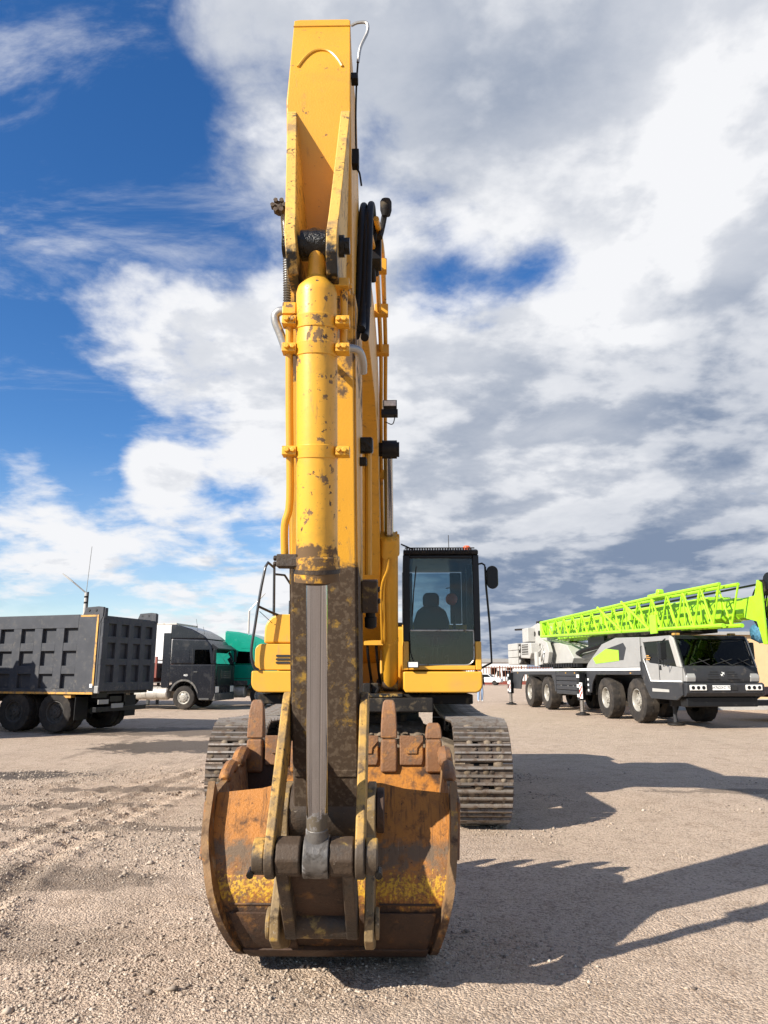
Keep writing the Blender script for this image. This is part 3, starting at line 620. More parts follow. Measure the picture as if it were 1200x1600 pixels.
m = MB(); m.tube([(X1 - .01, YF + .03, 2.97), (1.50, -1.06, 2.975), (1.535, -1.07, 2.95), (1.54, -1.07, 2.86), (1.575, -1.08, 2.87), (1.60, -1.09, 2.87)], .012, 8); m.build('mirror_arm', 'black_paint', mir)
m = MB(); m.tube([(1.54, -1.07, 2.93), (1.545, -1.06, 2.7), (1.585, -1.0, 2.2), (1.60, -.97, 1.72), (1.46, -.95, 1.65)], .014, 8); m.build('hand_rail', 'black_paint', cab)

# boom
bp_top = [(10.45, 2.12), (9.4, 3.20), (8.3, 4.25), (7.5, 4.72), (6.9, 4.84), (6.0, 4.75), (5.0, 4.50), (4.30, 4.22)]
bp_bot = [(4.16, 3.98), (4.30, 3.80), (5.2, 3.92), (6.2, 4.02), (6.9, 3.98), (7.5, 3.68), (8.4, 2.85), (9.4, 2.12), (10.25, 1.72), (10.45, 1.85)]
m = MB(); m.prism(bp_top + bp_bot, -.215, .215, SY); boom = m.build('boom', 'yellow_worn', EX, bev=.012)
m = MB(); m.cyl(SY(10.32, 1.95, -.30), SY(10.32, 1.95, .30), .13, 20); m.build('boom_foot', 'yellow', boom)
m = MB(); m.cyl(SY(7.62, 3.95, -.40), SY(7.62, 3.95, .40), .075, 18); m.build('boom_cylinder_pin', 'dark_frame', boom)
m = MB(); m.cyl(SY(4.28, 4.03, -.245), SY(4.28, 4.03, .245), .15, 22); m.build('arm_pivot', 'link_dirty', boom)
for s in (-1, 1):
    m = MB(); m.cyl(SY(7.62, 3.95, s * .25), SY(7.62, 3.95, s * .41), .10, 18); m.cyl(SY(7.62, 3.95, s * .41), SY(7.62, 3.95, s * .435), .085, 8); m.build('pin_cap', 'black_paint', boom)
    a = Vector(SY(9.72, 1.46, .315 * s)); b = Vector(SY(7.62, 3.95, .315 * s)); L = (b - a).length
    m = MB(); m.lathe(a, b - a, [(0, .05), (.02, .09), (.10, .10), (.13, .103), (L - 1.32, .103), (L - 1.31, .122), (L - 1.08, .122), (L - 1.06, .095)], 26); bc = m.build('boom_cylinder', 'yellow', EX)
    m = MB(); m.lathe(a, b - a, [(L - 1.08, .052), (L - .06, .052)], 20); m.build('cylinder_rod', 'chrome', bc)
    m = MB(); m.cyl(a + Vector((-.10, 0, 0)), a + Vector((.10, 0, 0)), .09, 18); m.build('cylinder_eye', 'link_dirty', bc)
    u = (b - a).normalized(); w = Vector((0, -u.z, u.y)); w = w if w.y < 0 else -w
    m = MB()
    for k, xo in enumerate((-.095, -.062)):
        m.tube(spline([a + u * .72 + Vector((xo - .03 * k, 0, 0)) + w * .08, a + u * .80 + Vector((xo, 0, 0)) + w * .10, a + u * (L - 1.75) + Vector((xo, 0, 0)) + w * .10, a + u * (L - 1.45) + Vector((xo * .2, 0, 0)) + w * .125, a + u * (L - 1.30) + Vector((0, 0, 0)) + w * .125], 4), .014, 7)
    m.build('cylinder_pipe', 'yellow', bc)
    m = MB(); m.lathe(a + u * .68, u, [(0, .108), (.05, .108)], 24); c = a + u * .70 + Vector((-.20, 0, 0)) + w * .06; m.box(c - Vector((.12, .04, .03)), c + Vector((.12, .04, .03))); m.build('pipe_clamp', 'yellow', bc, bev=.006)
    m = MB()
    for xo in (-.28, -.17): m.tube(spline([a + u * .68 + Vector((xo, 0, 0)) + w * .06, a + u * .45 + Vector((xo + .01, -.02, 0)) + w * .05, a + Vector((xo + .03, .0, .08)), a + Vector((xo + .05, .1, -.06))], 5), .018, 8)
    m.build('hose', 'black_rubber', bc)
    m = MB()
    for k in range(10):
        an = k * math.pi / 5; c = a + u * (L - 1.075) + (Vector((1, 0, 0)) * math.cos(an) + w * math.sin(an)) * .106; m.lathe(c, u, [(0, .013), (.022, .013)], 6)
    m.build('gland_bolts', 'yellow', bc)
# pipes on the side of the boom
for k, (x, oz) in enumerate(((.30, .05), (.255, -.06))):
    m = MB(); m.tube(spline([SY(4.55, 4.62 + oz, x - .03), SY(5.1, 4.70 + oz, x), SY(6.0, 4.80 + oz, x), SY(6.8, 4.72 + oz, x), SY(7.3, 4.40 + oz, x - .01), SY(8.0, 3.95 + oz, x - .02), SY(9.0, 2.95 + oz, x - .02), SY(9.8, 2.25 + oz, x - .04)], 6), .020, 8); m.build('boom_pipe', 'yellow_worn', boom)
for y, z in ((5.15, 4.66), (6.05, 4.76), (6.75, 4.70), (8.1, 3.80), (9.05, 2.85)):
    m = MB(); m.box(SY(y - .04, z - .05, .214), SY(y + .04, z + .05, .335)); m.build('pipe_bracket', 'yellow', boom, bev=.006)
m = MB(); m.box(SY(7.10, 4.16, .25), SY(7.20, 4.22, .42)); m.box(SY(7.08, 4.235, .27), SY(7.17, 4.31, .41)); m.tube(spline([SY(7.15, 4.24, .40), SY(7.15, 4.08, .37), SY(7.15, 4.10, .29)]), .006, 6); bl = m.build('boom_light', 'black_paint', boom, bev=.008)
m = MB(); m.box(SY(7.072, 4.245, .28), SY(7.079, 4.30, .40)); m.build('lamp_lens', 'lamp_glass', bl)
# arm cylinder along the top of the boom
m = MB()
for s in (-1, 1): m.prism([(6.55, 4.75), (6.75, 5.12), (6.95, 5.14), (7.25, 4.74)], s * .12 - .03, s * .12 + .03, SY)
m.build('arm_cylinder_bracket', 'yellow', boom, bev=.008)
a = Vector(SY(6.83, 5.04, 0)); b = Vector(SW(4.52, 2.74, 0)); L = (b - a).length
m = MB(); m.lathe(a, b - a, [(0, .06), (.08, .10), (L * .62, .10), (L * .62 + .02, .115), (L * .62 + .16, .115), (L * .62 + .18, .06)], 24); ac = m.build('arm_cylinder', 'yellow', EX)
m = MB(); m.lathe(a, b - a, [(L * .62 + .1, .058), (L - .05, .058)], 18); m.build('cylinder_rod', 'chrome', ac)

# arm (stick)
SW2 = .178
prof = [(4.03, -1.80), (3.99, -1.30), (4.02, 0), (4.05, 2.27), (4.34, 2.90), (4.40, 2.945), (4.60, 2.93), (4.78, 2.55), (4.95, 1.75), (4.98, 1.45), (4.86, .75), (4.46, -1.1), (4.30, -1.80)]
m = MB(); m.prism(prof, -SW2, SW2, SW)
for i in range(len(m.v)):
    if i % len(prof) in (4, 5, 6): v = m.v[i]; k = .95 if i % len(prof) == 4 else .84; m.v[i] = (v[0] * k - .002, v[1], v[2])
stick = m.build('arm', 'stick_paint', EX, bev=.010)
# side plate edges standing proud of the front sheet (box-section welds)
for s in (-1, 1):
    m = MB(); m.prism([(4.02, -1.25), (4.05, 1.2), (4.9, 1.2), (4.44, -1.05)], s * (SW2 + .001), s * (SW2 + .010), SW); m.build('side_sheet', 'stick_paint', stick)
m = MB(); m.cyl(SW(4.15, -1.68, -.20), SW(4.15, -1.68, .20), .155, 26); m.build('bucket_pivot', 'link_dirty', stick)
m = MB(); m.box((-.17, -.012, -.02), (.17, .012, .02)); 
m.v = [SW(4.005 + v[1], -1.42 + v[2], v[0]) for v in m.v]; m.build('cross_weld', 'stick_paint', stick, bev=.006)
# arched weld on the upper face
pts = []
for i in range(15):
    t = i / 14; x = -.125 + .25 * t; h = .135 * (1 - abs(2 * t - 1) ** 2.2)
    w = 2.52 + h; d = 4.05 + (w - 2.27) / .63 * .29; pts.append(SW(d - .004, w, x))
m = MB(); m.tube(pts, .008, 6); m.build('weld_bead', 'yellow_clean', stick)
m = MB(); m.tube([SW(4.05 + .58 / .63 * .29 - .003, 2.85, -SW2 + .01), SW(4.05 + .58 / .63 * .29 - .003, 2.85, SW2 - .01)], .004, 5); m.build('weld_bead', 'yellow_clean', stick)
# cylinder mounting plates
pl = [(4.08, 2.25), (3.80, 1.85), (3.50, 1.42), (3.40, 1.30), (3.385, 1.20), (3.43, 1.11), (3.55, 1.07), (3.80, 1.10), (4.06, 1.25)]
for s in (-1, 1):
    f = lambda d, w, x, s=s: SW(d, w, s * (.092 + .058 * min(1, max(0, (w - 1.2) / 1.05))) + x + .024 * (1 - min(1, max(0, (w - 1.2) / 1.05))))
    # subdivided edge so the bend is smooth
    m = MB(); m.prism(pl, -.026, .026, f); m.build('mount_plate', 'plate_worn', stick, bev=.006)
m = MB(); m.cyl(SW(3.52, 1.27, -.125), SW(3.52, 1.27, .17), .052, 16); m.cyl(SW(3.52, 1.27, .17), SW(3.52, 1.27, .195), .04, 8); m.build('mount_pin', 'grease', stick)
m = MB(); m.cyl(SW(3.52, 1.275, -.036), SW(3.52, 1.275, .084), .072, 22); m.lathe(SW(3.56, 1.32, .024), (0, -SP, CP), [(-.09, .04), (-.03, .05), (.03, .05), (.05, .02)], 9); m.build('greasy_eye', 'grease', stick)

# bucket cylinder
AX = Vector(SW(3.5, 1, 0)) - Vector(SW(3.5, 0, 0))
def bc_lathe(m, pr, n=30): return m.lathe(SW(3.5, 0, 0), AX, pr, n)
m = bc_lathe(MB(), [(-.335, .075), (-.33, .107), (-.31, .109), (-.215, .109), (-.21, .100), (-.18, .0985), (1.035, .0975), (1.07, .088), (1.10, .060), (1.12, .045), (1.25, .036)]); bcy = m.build('bucket_cylinder', 'barrel_paint', EX, ang=30)
m = bc_lathe(MB(), [(-1.62, .0505), (-.30, .0505)]); m.build('cylinder_rod', 'chrome', bcy)
m = bc_lathe(MB(), [(-.29, .111), (-.27, .111)]); bc_lathe(m, [(-.345, .060), (-.325, .075)]); m.build('gland_ring', 'link_dirty', bcy)
for w in (.895, .767, .283):
    m = bc_lathe(MB(), [(w - .032, .1015), (w + .032, .1015)]); 
    for s in (-1, 1):
        c = Vector(SW(3.47, w, s * .125)); m.box(c - Vector((.034, .03, .022)), c + Vector((.034, .03, .022)), rot=(-PITCH * 0, 0, 0)); m.lathe(c + Vector((s * .01, -.03, 0)), (0, -1, 0), [(0, .014), (.018, .014)], 6); m.lathe(c + Vector((s * -.018, -.03, 0)), (0, -1, 0), [(0, .012), (.014, .012)], 6)
    m.build('pipe_clamp', 'barrel_paint', bcy, bev=.004)
m = MB(); m.tube(spline([SW(3.48, .90, -.128), SW(3.48, .5, -.128), SW(3.48, .06, -.126), SW(3.48, -.06, -.150), SW(3.48, -.20, -.150), SW(3.48, -.225, -.145)], 5), .0185, 10); m.build('cylinder_pipe', 'yellow', bcy)
m = MB(); c = Vector(SW(3.48, -.235, -.135)); m.box(c - Vector((.05, .04, .03)), c + Vector((.05, .04, .03))); m.cyl(c + Vector((-.05, -.02, .012)), c + Vector((-.066, -.02, .012)), .014, 8); m.cyl(c + Vector((-.05, -.02, -.016)), c + Vector((-.066, -.02, -.016)), .014, 8); m.build('pipe_flange', 'link_dirty', bcy, bev=.006)
m = MB(); m.tube(spline([SW(3.50, .955, -.14), SW(3.50, .955, -.175), SW(3.50, .935, -.197), SW(3.50, .90, -.195), SW(3.50, .85, -.175), SW(3.5, .78, -.15)], 5), .021, 10); m.build('elbow_pipe', 'steel_grey', bcy)
m = MB(); c = Vector(SW(3.5, .955, -.125)); m.box(c - Vector((.035, .035, .03)), c + Vector((.03, .035, .03))); m.build('pipe_block', 'barrel_paint', bcy, bev=.005)
for w0, w1, nm in ((1.06, 1.12, 'pipe_block'),):
    m = MB(); c = Vector(SW(3.56, 1.09, .118)); m.box(c - Vector((.05, .05, .022)), c + Vector((.035, .05, .022))); m.lathe(c + Vector((.035, 0, 0)), (1, 0, 0), [(0, .016), (.012, .016)], 6); m.build(nm, 'barrel_paint', bcy, bev=.004)
m = MB(); m.tube([SW(3.56, 1.09, .125), SW(3.55, .80, .122), SW(3.55, .76, .122)], .019, 10); m.build('cylinder_pipe', 'barrel_paint', bcy)
m = MB(); m.tube(spline([SW(3.58, .795, .13), SW(3.60, .80, .165), SW(3.62, .79, .195), SW(3.66, .75, .21), SW(3.7, .70, .21)], 5), .021, 10); m.build('elbow_pipe', 'steel_grey', bcy)
m = MB(); c = Vector(SW(3.57, .795, .125)); m.box(c - Vector((.02, .03, .03)), c + Vector((.02, .03, .03))); m.build('pipe_block', 'barrel_paint', bcy, bev=.004)
# rod eye
pm('eye_steel', (.13, .12, .11), .42, .4, var=.3, vscale=14, layers=[((.035, .028, .022), 12, .5, .62, .7), ((.36, .36, .36), 10, .60, .68, .35)], bump=.003, bscale=40)
m = MB(); m.cyl(SW(3.5, -1.637, -.060), SW(3.5, -1.637, .060), .098, 26); bc_lathe(m, [(-1.62, .060), (-1.50, .0535)], 20); m.build('rod_eye', 'eye_steel', bcy, bev=.006)

P0 = Vector(SW(3.5, -1.637, 0)); bcy.matrix_local = Matrix.Translation(P0 + Vector((.006, 0, 0))) @ Matrix.Rotation(.0115, 4, 'Y') @ Matrix.Translation(-P0)
# hoses and pipes on the arm
m = MB(); m.tube(spline([SW(4.02, 1.64, -.192), SW(4.0, 1.5, -.182), SW(4.0, 1.3, -.178), SW(3.97, 1.08, -.175), SW(3.8, .98, -.15), SW(3.6, .95, -.12)], 8), .017, 10); h = m.build('hose', 'steel_grey', stick)
m = MB()
P = spline([SW(4.02, 1.62, -.190), SW(4.0, 1.5, -.182), SW(4.0, 1.3, -.178), SW(3.97, 1.08, -.175)], 16)
for p, q_ in zip(P[:-1], P[1:]): m.lathe(p, q_ - p, [(0, .019), (.003, .023), (.006, .019)], 8)
m.build('hose_spring', 'steel_grey', stick)
m = MB(); c = Vector(SW(4.0, 1.655, -.215)); m.lathe(c + Vector((0, .03, 0)), (0, -1, 0), [(0, .03), (.05, .032), (.055, .02)], 12)
for k in range(6): a = k * math.pi / 3; m.lathe(c + Vector((.032 * math.cos(a), .0, .032 * math.sin(a))), (0, -1, 0), [(0, .013), (.035, .013)], 6)
m.build('pipe_flange', 'link_dirty', stick)
m = MB(); m.tube(spline([SW(4.33, 2.86, .17), SW(4.32, 2.87, .21), SW(4.31, 2.86, .262), SW(4.30, 2.80, .265), SW(4.28, 2.70, .225), SW(4.26, 2.60, .21)], 5), .009, 7); m.build('grease_pipe', 'steel_grey', stick)
m = MB(); m.tube(spline([SW(4.26, 2.60, .21), SW(4.25, 2.45, .20), SW(4.22, 2.2, .195), SW(4.2, 1.98, .20), SW(4.2, 1.93, .215), SW(4.2, 1.86, .225)], 5), .006, 6); m.build('grease_hose', 'black_rubber', stick)
for w, hh in ((2.48, .02), (2.02, .05)):
    m = MB(); c = Vector(SW(4.22, w, .19)); m.box(c - Vector((.018, .03, hh)), c + Vector((.022, .03, hh))); m.build('hose_clip', 'black_rubber', stick, bev=.004)
m = MB(); m.box((-.035, -.05, -.05), (.05, .05, .06)); m.v = [SW(4.5 + v[1], .40 + v[2] * .9, .215 + v[0]) for v in m.v]; m.build('pipe_flange', 'grease', stick, bev=.015)
m = MB(); m.box((-.035, -.05, -.025), (.03, .05, .025)); m.v = [SW(4.4 + v[1], .30 + v[2], .20 + v[0]) for v in m.v]; m.build('pipe_bracket', 'dark_frame', stick, bev=.008)
m = MB(); m.tube(spline([SW(4.5, .42, .235), SW(4.48, 0, .232), SW(4.45, -.38, .228)], 5), .022, 9); m.build('arm_pipe', 'yellow_worn', stick)
m = MB(); m.box((-.045, -.06, -.10), (.05, .06, .09)); m.box((.05, -.03, -.05), (.065, .03, -.02)); m.box((.05, -.03, .02), (.065, .03, .05)); m.v = [SW(4.42 + v[1], -.50 + v[2], .235 + v[0]) for v in m.v]; vb = m.build('valve_block', 'link_dirty', stick, bev=.012)
m = MB(); m.lathe(SW(4.42, -.60, .24), -AX, [(0, .03), (.03, .03), (.032, .038), (.09, .036), (.10, .02)], 12); m.build('valve_plug', 'dark_frame', vb)
# hoses between boom and arm
for k, (x, dy) in enumerate(((.235, 0), (.255, .05), (.205, .04))):
    m = MB(); m.tube(spline([SY(5.0, 4.45 + dy, x), SY(4.66, 4.68 + dy, x - .01), SY(4.45, 4.66 + dy, x - .015), SY(4.30, 4.50 + dy * .5, x - .02), SY(4.18, 4.25, x - .02), SY(4.10, 3.9, x - .025), SY(4.0, 3.62 - dy, x - .03), SY(3.9, 3.52 - dy, x - .03)], 7), .024, 10); m.build('hose', 'black_rubber', stick)
m = MB(); m.box(SY(4.78, 4.50, .20), SY(4.95, 4.80, .30)); m.build('hose_plate', 'black_paint', boom, bev=.01)
m = MB(); c = Vector(SY(4.7, 4.86, .335)); m.lathe(c, (0, -.3, 1), [(-.06, .03), (-.02, .042), (.04, .042), (.06, .03)], 10); m.tube(spline([c, SY(4.75, 4.75, .31), SY(4.7, 4.62, .29)]), .022, 8); m.build('pipe_fitting', 'dark_frame', boom)

# linkage
PT = (4.09, -1.085); PR = (3.5, -1.637); B1 = (4.15, -1.68); B2 = (3.76, -2.10)
for s in (-1, 1):
    m = MB(); m.prism(capsule(PT, PR, .085, .10), s * .213 - .023, s * .213 + .023, SW); lv = m.build('tilt_lever', 'lever_worn', EX, bev=.010)
    m = MB(); m.cyl(SW(*PR, s * .237), SW(*PR, s * .295), .082, 22); 
    m.build('lever_boss', 'lever_worn', lv, bev=.008)
    m = MB(); c = SW(PR[0] - .02, PR[1] - .055, s * .30); m.lathe(c, (0, -1, -.2), [(0, .018), (.06, .018)], 8); m.build('lever_bolt', 'grease', lv)
m = MB(); m.cyl(SW(*B2, -.185), SW(*B2, .185), .070, 20); hl = m.build('bucket_link', 'link_dirty', EX)
for s in (-1, 1):
    m = MB(); m.cyl(SW(*PR, s * .067), SW(*PR, s * .185), .092, 8); m.build('link_boss', 'link_dirty', hl, bev=.012)
    m = MB(); m.prism(capsule(PR, B2, .085, .075), s * .155 - .03, s * .155 + .03, SW); m.build('link_plate', 'link_dirty', hl, bev=.01)
m = MB(); m.prism([(PR[0] + .02, PR[1] - .07), (PR[0] + .09, PR[1] - .03), (B2[0] + .06, B2[1] + .06), (B2[0] - .02, B2[1] + .03)], -.125, .125, SW); m.build('link_web', 'bucket_dark', hl)

# bucket ------------------------------------------------------------
BXC = .02
def bxc(z): return float(np.interp(z, [0, .7], [.062, .018]))
def hw(z): return float(np.interp(z, [0, .12, .25, .42, .6, .75, 1.1], [.520, .550, .592, .640, .676, .694, .706]))
key = [(4.63, .90), (4.545, .76), (4.49, .66), (4.45, .54), (4.415, .42), (4.44, .26), (4.53, .11), (4.70, .025), (4.95, .02), (5.20, .11), (5.40, .32), (5.50, .58), (5.55, .80), (5.58, 1.02)]
curve = [(p.x, p.y) for p in spline([(a, b, 0) for a, b in key], 3)]
def offs(cv, d):
    out = []
    for i, (y, z) in enumerate(cv):
        a = cv[max(0, i - 1)]; b = cv[min(len(cv) - 1, i + 1)]; ty, tz = b[0] - a[0], b[1] - a[1]; l = math.hypot(ty, tz)
        out.append((y + tz / l * d, z - ty / l * d))
    return out
bk = MB()
inner = offs(curve, -.03); n = len(curve); vs = []
def rise(i): return 0.0
COLS = [-1, -.62, -.42, .42, .62, 1]
for i in range(n):
    for c in COLS:
        y, z = curve[i]; yi, zi = inner[i]
        up = (.0 if abs(c) > .9 else .055 if abs(c) < .5 else .025) if i == 0 else 0
        vs.append((bxc(z) + c * (hw(z) - .012), y - 10.5 + up * .35, z + up))
    for c in COLS:
        y, z = curve[i]; yi, zi = inner[i]
        up = (.0 if abs(c) > .9 else .055 if abs(c) < .5 else .025) if i == 0 else 0
        vs.append((bxc(z) + c * (hw(z) - .012), yi - 10.5 + up * .35, zi + up))
nc = len(COLS); st = 2 * nc; fs = []
bk.cur = 0
outer_f = [(i * st + k, i * st + k + 1, (i + 1) * st + k + 1, (i + 1) * st + k) for i in range(n - 1) for k in range(nc - 1)]
inner_f = [(i * st + nc + k, (i + 1) * st + nc + k, (i + 1) * st + nc + k + 1, i * st + nc + k + 1) for i in range(n - 1) for k in range(nc - 1)]
ends = [(k, nc + k, nc + k + 1, k + 1) for k in range(nc - 1)] + [((n - 1) * st + k, (n - 1) * st + k + 1, (n - 1) * st + nc + k + 1, (n - 1) * st + nc + k) for k in range(nc - 1)]
ends += [(i * st, (i + 1) * st, (i + 1) * st + nc, i * st + nc) for i in range(n - 1)] + [(i * st + nc - 1, i * st + st - 1, (i + 1) * st + st - 1, (i + 1) * st + nc - 1) for i in range(n - 1)]
bk.add(vs, outer_f + ends); bk.cur = 1; o0 = len(bk.v); bk.f += inner_f; bk.mi += [1] * len(inner_f)
bucket = bk.build('bucket', ('bucket_steel', 'bucket_inside'), EX, ang=50)
tag(bucket, 'rusty orange digging bucket, teeth up')
# side plates with rims standing outside the shell
rim = [offs(curve, .012 + .068 * min(1, max(0, (z - .03) / .30)))[i] for i, (y, z) in enumerate(curve)]
rim = [(y, max(z, .004)) for y, z in rim]
mouth = [(curve[0][0] + (curve[-1][0] - curve[0][0]) * i / (n - 1), curve[0][1] + (curve[-1][1] - curve[0][1]) * i / (n - 1)) for i in range(n)]
mouth[0] = (rim[0][0] + .02, rim[0][1] + .03)
for s in (-1, 1):
    vs = []; t0, t1 = -.008, .032
    for t in (t0, t1):
        for (y, z) in rim: vs.append((bxc(z) + s * (hw(z) + t), y - 10.5, z))
        for (y, z) in mouth: vs.append((bxc(z) + s * (hw(z) + t), y - 10.5, z))
    fs = []
    for off in (0, 2 * n):
        fs += [(off + i, off + i + 1, off + n + i + 1, off + n + i) for i in range(n - 1)]
    fs += [(i, i + 1, 2 * n + i + 1, 2 * n + i) for i in range(n - 1)] + [(n + i, n + i + 1, 3 * n + i + 1, 3 * n + i) for i in range(n - 1)] + [(0, n, 3 * n, 2 * n), (n - 1, 2 * n - 1, 4 * n - 1, 3 * n - 1)]
    m = MB(); m.add(vs, fs); sp = m.build('side_plate', 'bucket_rim', bucket, ang=60)
    # side cutters on the mouth edge and the outer wear strip
    for (ta, tb_, r_) in ((.30, .56, .042), (.70, .93, .05)):
        pa = mouth[int(ta * (n - 1))]; pb = mouth[int(tb_ * (n - 1))]
        m = MB(); m.tube(spline([(BXC + s * (hw(pa[1]) + .012), pa[0] - 10.5, pa[1] + .0), (BXC + s * (hw(pa[1]) + .012), pa[0] * .7 + pb[0] * .3 - 10.5, pa[1] * .7 + pb[1] * .3 + .035), (BXC + s * (hw(pb[1]) + .012), pa[0] * .2 + pb[0] * .8 - 10.5, pa[1] * .2 + pb[1] * .8 + .04), (BXC + s * (hw(pb[1]) + .012), pb[0] - 10.5, pb[1])], 4), [r_ * .6] + [r_] * 11 + [r_ * .6], 8); m.build('side_cutter', 'tooth_steel', sp)
    m = MB(); m.hexa([(BXC + s * (hw(.9) + .033), rim[1][0] - 10.5 + .02, .86), (BXC + s * (hw(.9) + .033), 4.85 - 10.5, .92), (BXC + s * (hw(.6) + .033), 4.85 - 10.5, .60), (BXC + s * (hw(.6) + .033), rim[7][0] - 10.5 + .01, .58)],
                     [(BXC + s * (hw(.9) + .05), rim[1][0] - 10.5 + .02, .86), (BXC + s * (hw(.9) + .05), 4.85 - 10.5, .92), (BXC + s * (hw(.6) + .05), 4.85 - 10.5, .60), (BXC + s * (hw(.6) + .05), rim[7][0] - 10.5 + .01, .58)]); m.build('wear_strip', 'tooth_steel', sp, bev=.005)
# lower wear plates, left and right of the ears
ic = [i for i, (y, z) in enumerate(curve) if z < .345 and y < 4.75]
def wear(x0, x1, iset, lift, mat):
    cv = offs(curve, lift); cv0 = offs(curve, .001); m = MB(); vs = []
    for i in iset:
        for (y, z) in (cv[i], cv0[i]):
            h = hw(curve[i][1]) - .03; bx = bxc(curve[i][1])
            vs += [(bx + x0 * h, y - 10.5, max(z, .003)), (bx + x1 * h, y - 10.5, max(z, .003))]
    k = len(iset); fs = []
    for i in range(k - 1):
        a = i * 4; b = a + 4; fs += [(a, a + 1, b + 1, b), (a + 2, b + 2, b + 3, a + 3), (a, b, b + 2, a + 2), (a + 1, a + 3, b + 3, b + 1)]
    fs += [(0, 2, 3, 1), (4 * k - 4, 4 * k - 3, 4 * k - 1, 4 * k - 2)]
    m.add(vs, fs); return m.build('wear_plate', mat, bucket, ang=50, bev=.004)
wear(-.985, -.40, ic, .016, 'bucket_dark'); wear(.43, .985, ic, .016, 'bucket_dark')
ib = [i for i, (y, z) in enumerate(curve) if z < .13 and y < 5.3]
wear(-1.0, 1.0, ib, .026, 'bucket_dark')
m = MB(); m.tube([(bxc(.35) - hw(.35) + .05, 4.42 - 10.5, .352), (BXC - .26, 4.42 - 10.5, .352)], .008, 6); m.tube([(BXC + .28, 4.42 - 10.5, .352), (bxc(.35) + hw(.35) - .05, 4.42 - 10.5, .352)], .008, 6); m.build('weld_bead', 'bucket_dark', bucket)
# ears
def s2w(d, w): p = SW(d, w, 0); return (p[1] + 10.5, p[2])
b1 = s2w(*B1); b2 = s2w(*B2)
ear = [(b1[0] - .09, b1[1] + .13), (b1[0] + .10, b1[1] + .14), (4.66, .93), (4.56, .66), (4.50, .42), (4.52, .20), (4.55, .12), (4.40, .14), (b2[0] + .02, b2[1] - .13), (b2[0] - .09, b2[1] - .06), (b2[0] - .10, b2[1] + .06), (b2[0] - .02, b2[1] + .16), (b1[0] - .16, b1[1] - .10), (b1[0] - .17, b1[1] + .03)]
for s, ex in ((-1, .216), (1, .258)):
    m = MB(); m.prism(ear, s * ex - .024, s * ex + .024, SY); e = m.build('ear', 'ear_worn', bucket, bev=.008)
    m = MB(); m.cyl(SY(*b2, s * (ex + .028)), SY(*b2, s * (ex + .05)), .075, 20); m.build('ear_boss', 'ear_worn', e, bev=.006)
    m = MB(); m.cyl(SY(*b1, s * (ex + .028)), SY(*b1, s * (ex + .07)), .12, 22); m.build('ear_boss', 'bucket_dark', e, bev=.006)
# lip, teeth, shrouds
L0 = Vector((0, 5.565 - 10.5, .93)); LD = Vector((0, .035, 1)).normalized(); LN = Vector((0, -1, .035)).normalized()
m = MB(); h = hw(1.0) - .015; a = L0 - LD * .08; b = L0 + LD * .14
m.hexa([tuple(a + Vector((BXC - h, 0, 0)) + LN * .03), tuple(a + Vector((BXC + h, 0, 0)) + LN * .03), tuple(a + Vector((BXC + h, 0, 0)) - LN * .03), tuple(a + Vector((BXC - h, 0, 0)) - LN * .03)],
       [tuple(b + Vector((BXC - h, 0, 0)) + LN * .018), tuple(b + Vector((BXC + h, 0, 0)) + LN * .018), tuple(b + Vector((BXC + h, 0, 0)) - LN * .018), tuple(b + Vector((BXC - h, 0, 0)) - LN * .018)])
m.build('lip', 'bucket_inside', bucket, bev=.006)
def lip_pt(x, u, o): return tuple(L0 + LD * u + LN * o + Vector((x, 0, 0)))
TX = [BXC + (-.645 + .3225 * k) for k in range(5)]
for k, x in enumerate(TX):
    m = MB(); prf = [(.060, -.03, .055), (.062, .02, .060), (.060, .14, .062), (.056, .20, .060)]
    vs = []; 
    for (hx, u, o) in prf: vs += [lip_pt(x - hx, u, o), lip_pt(x + hx, u, o), lip_pt(x + hx, u, -o), lip_pt(x - hx, u, -o)]
    fs = [(0, 3, 2, 1), (12, 13, 14, 15)] + [(i * 4 + j, i * 4 + (j + 1) % 4, i * 4 + 4 + (j + 1) % 4, i * 4 + 4 + j) for i in range(3) for j in range(4)]
    m.add(vs, fs); ad = m.build('tooth_adapter', 'tooth_steel', bucket, bev=.018, seg=3)
    m = MB(); prf = [(.060, .205, .062), (.058, .30, .056), (.052, .40, .036), (.044, .455, .020), (.030, .475, .012)]
    vs = []
    for (hx, u, o) in prf: vs += [lip_pt(x - hx, u, o * .8), lip_pt(x + hx, u, o * .8), lip_pt(x + hx, u, -o), lip_pt(x - hx, u, -o)]
    fs = [(0, 3, 2, 1), (16, 17, 18, 19)] + [(i * 4 + j, i * 4 + (j + 1) % 4, i * 4 + 4 + (j + 1) % 4, i * 4 + 4 + j) for i in range(4) for j in range(4)]
    if k == 4: vs = [tuple(Vector(v) - LD * .16 * ((Vector(v) - L0).dot(LD) - .2) / .27) for v in vs]
    m.add(vs, fs); m.build('tooth', 'tooth_steel', bucket, bev=.014, seg=3)
for k in range(4):
    x = (TX[k] + TX[k + 1]) / 2
    m = MB()
    pg = [(-.085, .02), (.075, .02), (.085, .06), (.085, .19), (.07, .20), (-.085, .20)]
    m.prism(pg, .045, -.05, lambda a, b, o, x=x: lip_pt(x + a, b, o)); sh_ = m.build('lip_shroud', 'tooth_steel', bucket, bev=.010)
    m = MB(); m.prism([(-.085, .225), (.085, .225), (.085, .185), (.045, .14), (.04, .10), (-.035, .10), (-.04, .14), (-.085, .18)], .056, .046, lambda a, b, o, x=x: lip_pt(x + a, b, o)); m.build('shroud_cap', 'tooth_steel', sh_, bev=.006)
